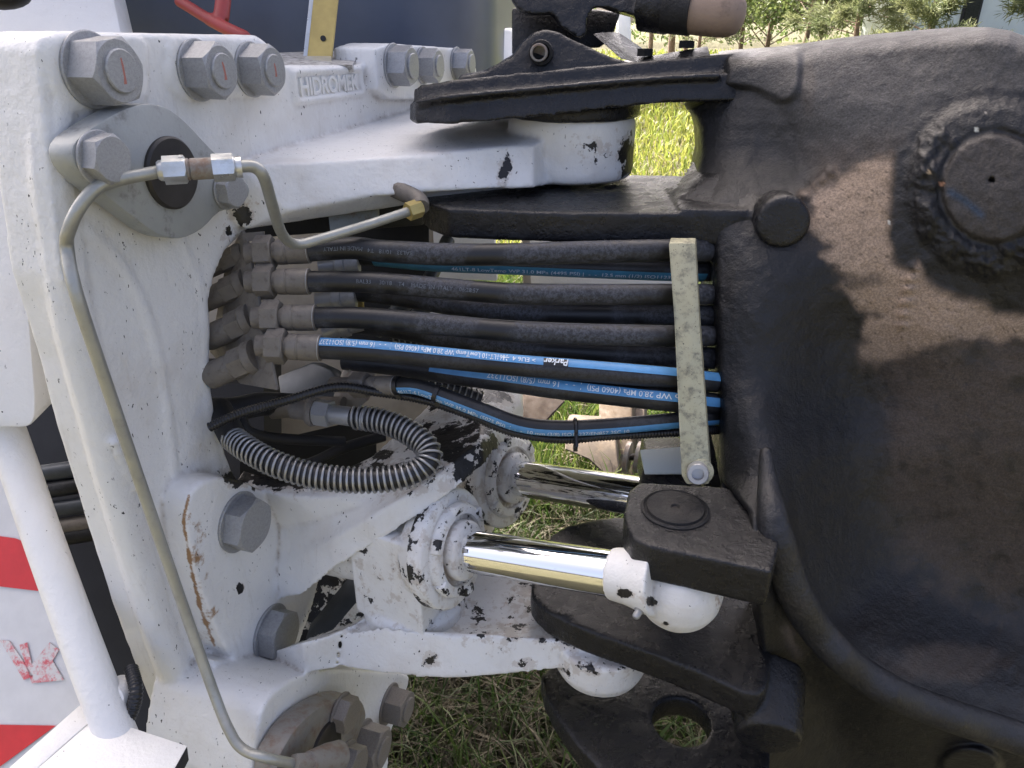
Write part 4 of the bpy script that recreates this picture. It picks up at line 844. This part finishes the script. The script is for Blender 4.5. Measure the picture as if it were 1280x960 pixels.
# ================================================================== behind the frame: cab, body panel, handle, bracket, link
cab = thing('loader_cab', 'slate blue smooth lower panel of the cab behind the top row of nuts', 'cab', (-.7, 2.2, 1.5))
pts = []
for x, y in [(-1.9, 1.42), (-.62, 1.42), (-.36, 1.44), (-.20, 1.49), (-.10, 1.56), (-.045, 1.68), (-.03, 1.85), (.02, 3.0), (-1.9, 3.0)]: pts.append(Vector((x, y, 0)))
lo = [p + ZU*1.405 for p in pts]; hi = [Vector((p.x-.015, p.y+.02, 2.8)) for p in pts]
part('lower_panel', G().loft(lo, [Vector((p.x-.012, p.y+.01, 2.1)) for p in pts]), M['hood'], cab, smooth=50)
part('unseen_cabin', G().loft([Vector((p.x-.012, p.y+.01, 2.103)) for p in pts], hi), M['pale'], cab, smooth=50)  # unseen upper cab, built and sized to keep the sun off the hinge
part('windscreen', G().prism([Vector((-1.7, 1.423, 2.2)), Vector((-.7, 1.423, 2.2)), Vector((-.72, 1.432, 2.7)), Vector((-1.7, 1.432, 2.7))], Vector((0, -.006, 0))), M['glass'], cab)
part('trim_line', G().tube(DD([(225, -12, 1.50), (232, 10, 1.485), (245, 45, 1.47)]), .0012, 6), M['dark'], cab)
single('body_panel', G().prism(DD([(-120, -60, 1.15), (130, -60, 1.12), (156, 60, .98), (-100, 70, .92)]), Vector((0, .04, -.03))), M['white_clean'], 'pale white sloped body panel in the top left corner behind the frame', 'panel', bevel=.006)
single('lamp_edge', G().ball(D(0, -8, .9), .03, (1.2, 1, .6), 20), M['dark'], 'dark rounded object at the very top left corner', 'lamp')
single('white_fairing', G().loft(DD([(618, 36, 1.9), (632, 35, 1.93), (645, 46, 1.95), (652, 66, 1.95), (640, 80, 1.9), (600, 80, 1.85)]), [p + Vector((.02, .2, 0)) for p in DD([(618, 36, 1.9), (632, 35, 1.93), (645, 46, 1.95), (652, 66, 1.95), (640, 80, 1.9), (600, 80, 1.85)])]), M['white_clean'], 'white curved fairing showing right of the slate panel', 'fairing', bevel=.01, seg=3)
hd = thing('red_handle', 'red plastic T handle in front of the slate panel above the nuts', 'handle', D(275, 30, 1.1))
hg = G(); hg.tube(spline(DD([(222, 0, 1.12), (232, 6, 1.115), (258, 22, 1.10), (282, 35, 1.09), (310, 48, 1.08)]), 6), [.006] + [.0085]*12 + [.0095]*11 + [.008], 12)
hg.tube(spline(DD([(280, -30, 1.11), (279, 0, 1.105), (276, 25, 1.10)]), 6), .0115, 12)
cast('grip', hg, M['red'], hd, .0022, 5)
ys = thing('yellow_bracket', 'yellow chromate steel strap with small hole standing on the white frame', 'bracket', D(395, 75, 1.12))
part('strap', G().prism(DD([(396, -40, 1.10), (426, -40, 1.10), (414, 72, 1.08), (384, 72, 1.08)]), Vector((.001, .004, 0))), M['yellow'], ys)
part('folded_flange', G().prism(DD([(391, -40, 1.098), (396, -40, 1.10), (384, 70, 1.08), (379, 70, 1.076)]), Vector((.0, .02, 0))), M['bright'], ys)
part('foot', G().prism(DD([(372, 79, 1.06), (384, 70, 1.078), (414, 70, 1.08), (414, 79, 1.06)]), Vector((0, 0, -.003))), M['bright'], ys)
part('hole', G().lathe(D(404, 48, 1.083), Vector((0, -1, .2)), [(-.001, .004), (.0012, .004), (.0013, .001)], 16), M['dark'], ys)  # dark disc standing in for the shade of an open hole
part_top = part('frame_top', G().prism(DD([(345, 81, .985), (440, 81, 1.04), (452, 64, 1.25), (425, 63, 1.25), (340, 66, 1.12)]), Vector((0, .01, -.01))), metal('dusty_white_top', (.5, .49, .46), 0, (.6, .8), (.12, .1, .08), .8, .42, .62, 90), rf)
lk = thing('link_arm', 'dark scabby steel link arm with a tan rusty pin end above the hinge plate', 'link', D(760, 10, 1.0))
lg = G()
lo_ = [(636, -30, 1.0), (640, 0, 1.0), (648, 12, 1.0), (664, 19, 1.0), (688, 17, 1.0), (696, 22, 1.0), (702, 34, 1.0), (724, 47, 1.0), (732, 44, 1.0), (733, 24, 1.0), (742, 10, 1.0), (755, 8, 1.0), (772, 14, 1.0), (815, 26, 1.0), (850, 30, 1.0), (850, -30, 1.0)]
lg.prism(DD(lo_), Vector((0, .07, 0)))
lg.lathe(D(828, 9, 1.0), D(910, 17, .975) - D(838, 11, 1.0), [(-.03, .033), (.012, .033)], 36)
cast('arm', lg, M['black'], lk, .003, 5, .0015)
ax = D(910, 17, .975) - D(838, 11, 1.0)
part('collar', G().lathe(D(832, 11, .985), ax, [(0, .0295), (.036, .030), (.0362, .01)], 40), M['black_dull'], lk, smooth=60)
part('pin', G().lathe(D(838, 11, .985), ax, [(0, .0285), (.066, .029), (.080, .0275), (.090, .023), (.096, .014), (.098, .004)], 40), M['tan_pin'], lk, smooth=60)
part('rear_plate', G().prism(DD([(640, 10, 1.08), (700, 10, 1.08), (748, 12, 1.08), (776, 16, 1.08), (766, 46, 1.08), (750, 60, 1.08), (700, 60, 1.08), (640, 70, 1.08)]), Vector((0, .03, 0))), M['black'], lk, .004)
# frame box left of the rod end with its green-white lid
single('hose_box', G().prism(DD([(800, 562, .93), (852, 558, .94), (856, 590, .91), (806, 590, .90)]), Vector((.0, .0, -.004))), M['pale'], 'pale lid on the small black box beside the steel bar', 'lid', bevel=.001)
single('black_box', G().prism(DD([(807, 565, .94), (856, 562, .94), (866, 610, .90), (800, 608, .90)]), Vector((.005, .06, -.01))), M['black'], 'small black box on the frame under its pale lid beside the steel bar', 'box', bevel=.003)

# ================================================================== ground, grass, yard clutter
def gnd(px, py): return Zp(px, py, 0)
gr = G(); n_ = 40
gv = []
xsn = [-400, -150, -60, -25, -10, -4, -2, -1, 0, 1, 2, 4, 10, 25, 60, 150, 400]; ysn = [-300, -100, -30, -10, -4, -1, 0, 1, 2, 3, 4, 6, 9, 14, 20, 30, 60, 120, 300, 700]
for y in ysn:
    for x in xsn: gv.append(Vector((x, y, -.01)))
gr.add(gv, [[j*17+i, j*17+i+1, (j+1)*17+i+1, (j+1)*17+i] for j in range(len(ysn)-1) for i in range(16)])
go = put('ground', mesh_of(gr, 'ground'), M['turf']); go['kind'] = 'structure'; go['label'] = 'rough grassy ground under and behind the machine'
def blades(name, n, xr, yr, h, wdt, dry, lean, label, persp=False, cols=None):
    if persp:
        y = yr[0]*(yr[1]/yr[0])**RNG.random(n); x = (RNG.random(n)-.35)*2*y*.75; 
    else:
        x = RNG.uniform(*xr, n); y = RNG.uniform(*yr, n)
    clump = np.array([mnoise.noise(Vector((a*1.3, b*1.3, 0))) for a, b in zip(x, y)])
    hh = RNG.uniform(.45, 1.15, n)*h*(1 + .35*clump)
    if persp: hh *= np.clip(y/5, .8, 3); 
    ww = wdt*RNG.uniform(.5, 1.3, n)*np.where(RNG.random(n) < .05, 2.3, 1)*(np.clip(y/4, 1, 8) if persp else 1)
    isdry = RNG.random(n) < dry
    ln = np.where(isdry, RNG.uniform(.8, 1.6, n), RNG.uniform(.15, .9, n))*lean; az = RNG.uniform(0, 2*math.pi, n); fa = RNG.uniform(0, 2*math.pi, n)
    base = np.c_[x, y, np.zeros(n)]; dirv = np.c_[np.cos(az), np.sin(az), np.zeros(n)]; wv = np.c_[np.cos(fa), np.sin(fa), np.zeros(n)]*(ww/2)[:, None]
    V = np.empty((n, 7, 3)); ts = (0, .4, .75, 1.0)
    for k, t in enumerate(ts):
        ang = ln*t; pos = base + dirv*(hh*t*np.sin(ang))[:, None] + np.array([0, 0, 1.0])*(hh*t*np.cos(ang)*np.where(ang > 1.3, .6, 1)).clip(.004)[:, None]
        s_ = (1, .85, .5, 0)[k]
        if k < 3: V[:, 2*k] = pos - wv*s_; V[:, 2*k+1] = pos + wv*s_
        else: V[:, 6] = pos
    V = V.reshape(-1, 3); me = bpy.data.meshes.new(name); b0 = np.arange(n)[:, None]*7
    quads = np.concatenate([b0+np.array([0, 1, 3, 2]), b0+np.array([2, 3, 5, 4])], 0); tris = b0 + np.array([4, 5, 6])
    loops = np.r_[quads.ravel(), tris.ravel()]; starts = np.r_[np.arange(len(quads))*4, len(quads)*4+np.arange(n)*3]
    me.vertices.add(len(V)); me.vertices.foreach_set('co', V.ravel()); me.loops.add(len(loops)); me.loops.foreach_set('vertex_index', loops.astype(np.int32))
    me.polygons.add(len(starts)); me.polygons.foreach_set('loop_start', starts.astype(np.int32)); me.update(calc_edges=True); me.validate()
    me.polygons.foreach_set('use_smooth', [True]*len(me.polygons))
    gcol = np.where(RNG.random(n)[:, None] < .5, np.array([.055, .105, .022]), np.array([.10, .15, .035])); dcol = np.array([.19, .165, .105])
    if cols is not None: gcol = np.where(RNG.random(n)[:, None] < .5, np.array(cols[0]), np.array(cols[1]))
    cc = np.where(isdry[:, None], dcol, gcol)*RNG.uniform(.6, 1.2, n)[:, None]*(.58 if name == 'grass' else .85 if name == 'tall_grass' else 1)  # shade put into the colour: blades below the hinge are darkened most
    o = put(name, me, M['grass']); o['kind'] = 'stuff'; o['label'] = label; cattr(o, 'tint', np.repeat(cc, 7, 0)); return o
blades('grass', 30000, (-1.0, 1.4), (.95, 2.1), .17, .0050, .68, 1.3, 'matted dry and green grass, darkened in colour for the shade below the hinge')
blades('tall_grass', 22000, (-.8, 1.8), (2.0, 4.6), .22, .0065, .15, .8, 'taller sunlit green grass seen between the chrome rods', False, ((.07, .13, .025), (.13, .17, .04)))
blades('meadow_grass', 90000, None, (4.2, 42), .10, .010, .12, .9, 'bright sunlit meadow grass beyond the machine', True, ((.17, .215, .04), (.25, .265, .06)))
single('timber_plank', G().prism(DD([(652, 500, 2.3), (690, 496, 2.3), (708, 502, 2.25), (668, 545, 2.2), (654, 530, 2.2)]), Vector((.0, .18, -.02))), M['wood'], 'weathered brown timber plank leaning behind the thin hose', 'plank', bevel=.008)
single('timber_post', G().prism(DD([(748, 495, 2.7), (790, 492, 2.7), (792, 600, 2.5), (748, 600, 2.5)]), Vector((.03, .12, 0))), M['wood'], 'dark brown timber post behind the hoses beside the grass', 'post', bevel=.008)
single('timber_post', G().prism(DD([(789, 498, 2.75), (806, 498, 2.75), (806, 590, 2.6), (789, 590, 2.6)]), Vector((.03, .12, 0))), M['rock'], 'narrow pale timber post right of the dark brown one', 'post', bevel=.006)
single('stone_block', G().prism(DD([(708, 552, 2.5), (770, 556, 2.5), (775, 590, 2.45), (760, 598, 2.45), (735, 575, 2.45), (705, 562, 2.45)]), Vector((.02, .2, .0))), M['rock'], 'sunlit pinkish stone block in the grass behind the far chrome rod', 'stone', bevel=.012)
wv_ = thing('pulley_block', 'rusty double pulley wheels on a short axle behind the far rod', 'pulley', D(790, 580, 2.1))
for x in (782, 796): part('wheel', G().lathe(D(x, 571, 2.1), Vector((.9, -.35, 0)), [(0, .045), (.012, .045), (.013, .03), (.0131, .002)], 28), M['zinc_rust'], wv_)
part('axle', G().tube([D(778, 572, 2.08), D(806, 570, 2.12)], .010, 10), M['pin'], wv_)
# ------------------------------------------------------------------ trees
def tree(name, label, loc, h, r0, kind, seed, low=.12, nl=5200, spread=.30, group='trees at the edge of the meadow'):
    rd_ = random.Random(seed); rg = np.random.default_rng(seed); t = thing(name, label, 'tree', loc, group); L = Vector(loc)
    tg = G(); lean = Vector((rd_.uniform(-.04, .04), rd_.uniform(-.03, .03), 1)); pts = [L + lean*(h*k/10) + Vector((rd_.uniform(-.03, .03), rd_.uniform(-.03, .03), 0))*(k > 0) for k in range(11)]
    tg.tube(pts, [r0*(1-.09*k) for k in range(11)], 10)
    cen = []; nb = int(h*9)
    for i in range(nb):
        f = low + (1-low)*(i+.5)/nb; p = L + lean*(h*f); a = rd_.uniform(0, 6.283); ln = h*spread*(1-f*.85)*rd_.uniform(.6, 1.1)+.1
        dv = Vector((math.cos(a), math.sin(a), rd_.uniform(-.05, .35) if kind == 'pine' else rd_.uniform(.2, .9))); e = p + dv*ln
        tg.tube([p, p.lerp(e, .5) + Vector((0, 0, .04*ln)), e], [r0*.22*(1-f*.6), r0*.14*(1-f*.6), .004], 5, False)
        for k in range(9 if kind == 'pine' else 7): cen.append((p.lerp(e, rd_.uniform(.3, 1.0)), dv))
    part('trunk', tg, M['pine_bark' if kind == 'pine' else 'bark'], t)
    m = int(nl*2.2); ci = rg.integers(0, len(cen), m); C = np.array([[*cen[i][0]] for i in range(len(cen))])[ci]; DV = np.array([[*cen[i][1]] for i in range(len(cen))])[ci]
    if kind == 'pine':
        pos = C + rg.normal(0, .07, (m, 3)); d_ = DV + rg.normal(0, .75, (m, 3)); ln = rg.uniform(.11, .22, m); wd = rg.uniform(.014, .026, m)
    else:
        pos = C + rg.normal(0, .20, (m, 3)); d_ = rg.normal(0, 1, (m, 3)); ln = rg.uniform(.09, .16, m); wd = rg.uniform(.06, .10, m)
    d_ /= np.linalg.norm(d_, axis=1)[:, None]; s_ = np.cross(d_, rg.normal(0, 1, (m, 3))); s_ /= np.linalg.norm(s_, axis=1)[:, None]
    V = np.stack([pos, pos + d_*(ln*.5)[:, None] + s_*(wd/2)[:, None], pos + d_*ln[:, None], pos + d_*(ln*.5)[:, None] - s_*(wd/2)[:, None]], 1).reshape(-1, 3) - np.array(L)
    me = bpy.data.meshes.new('crown'); me.from_pydata(V.tolist(), [], (np.arange(m)[:, None]*4+np.arange(4)).tolist()); put('crown', me, M['needle' if kind == 'pine' else 'leaf'], t)
    return t
def at(px, y): return (y*(px-640)/FPX/math.cos(PITCH)*.90, y, 0)
TR = [('pine_tree', 1032, 17, 4.5, .07, 'pine', 'broad young pine with yellow green needles right of the two thin birch trunks', .08, 9000), ('pine_tree', 1112, 15, 5.0, .08, 'pine', 'dark young pine standing in front of the pale house', .06, 9000),
      ('pine_tree', 1268, 14, 5.0, .08, 'pine', 'young pine in the top right corner beside the pale house', .06, 9000), ('birch_tree', 972, 22, 9, .075, 'birch', 'left of two thin pale birch trunks behind the tan pin', .16, 6000),
      ('birch_tree', 988, 22.5, 9, .07, 'birch', 'right of two thin pale birch trunks left of the broad young pine', .15, 6000), ('birch_tree', 930, 26, 8, .09, 'birch', 'leafy birch directly right of the tan pin', .08, 9000), ('birch_tree', 628, 20, 7, .10, 'birch', 'leafy green tree between the slate panel and the dark link arm', .05, 12000),
      ('pine_tree', 798, 34, 11, .10, 'pine', 'tall thin pine with bare trunk under the dark link arm, left', .5, 3500), ('pine_tree', 822, 36, 12, .16, 'pine', 'thicker bare pine trunk under the tan pin', .5, 3500), ('pine_tree', 838, 38, 12, .11, 'pine', 'thin bare pine trunk just right of the thicker one', .5, 3500), ('pine_tree', 852, 33, 8, .08, 'pine', 'small green pine low behind the tan pin', .06, 7000),
      ('birch_tree', 1065, 30, 8, .10, 'birch', 'far birch behind the broad young pine', .06, 9000), ('birch_tree', 900, 34, 9, .1, 'birch', 'far leafy birch behind the tan pin', .05, 9000)]
for i, (nm, px, y, h, r0, kd, lb, low, nl) in enumerate(TR): tree(nm, lb, at(px, y), h, r0, kd, 100+i, low, nl, .34 if kd == 'pine' else .28)
bd = thing('house', 'pale green white house wall with a dark framed window beyond the pines', 'house', at(1210, 21))
bx0, bx1 = at(1090, 21)[0], at(1290, 21)[0]
part('wall', G().box(((bx0+bx1)/2, 22.5, 2.2), ((bx1-bx0)/2, 0, 0), (0, 1.5, 0), (0, 0, 2.2)), M['pale'], bd)
wx = at(1152, 21)[0]
wf = part('window_frame', G().box((wx, 20.99, 1.75), (.23, 0, 0), (0, .04, 0), (0, 0, .62)), M['dark'], bd); part('pane', G().box((wx, 20.94, 1.75), (.17, 0, 0), (0, .012, 0), (0, 0, .55)), M['glass'], wf)
part('roof', G().loft([Vector((bx0-.4, 20.6, 4.4)), Vector((bx1+.4, 20.6, 4.4)), Vector((bx1+.4, 24.4, 4.4)), Vector((bx0-.4, 24.4, 4.4))], [Vector((bx0-.4, 22.4, 5.8)), Vector((bx1+.4, 22.4, 5.8)), Vector((bx1+.4, 22.6, 5.8)), Vector((bx0-.4, 22.6, 5.8))]), M['slate'], bd)
single('white_post', G().prism(DD([(772, 16, 6), (788, 16, 6), (790, 62, 6), (772, 60, 6)]), Vector((0, .1, 0))), M['white_clean'], 'white post standing behind the hinge plate under the dark link arm', 'post', bevel=.01)

def far_wood():
    n = 26000; x = RNG.uniform(-60, 75, n); y = RNG.uniform(52, 66, n); top = np.array([5.5 + 3.5*mnoise.noise(Vector((a*.22, 0, 2))) + 2.5*mnoise.noise(Vector((a*.7, 0, 5))) for a in x])
    z = RNG.random(n)**.8*np.clip(top, 1.2, None); d = RNG.normal(0, 1, (n, 3)); d /= np.linalg.norm(d, axis=1)[:, None]; e = np.cross(d, RNG.normal(0, 1, (n, 3))); e /= np.linalg.norm(e, axis=1)[:, None]
    p = np.c_[x, y, z]; k = RNG.uniform(.18, .42, n)[:, None]; V = np.stack([p, p+d*k*.5+e*k*.35, p+d*k, p+d*k*.5-e*k*.35], 1).reshape(-1, 3)
    me = bpy.data.meshes.new('far_wood'); me.from_pydata(V.tolist(), [], (np.arange(n)[:, None]*4+np.arange(4)).tolist()); o = put('far_wood', me, M['leaf']); o['kind'] = 'stuff'; o['label'] = 'far green wood along the horizon behind the single trees'
far_wood()
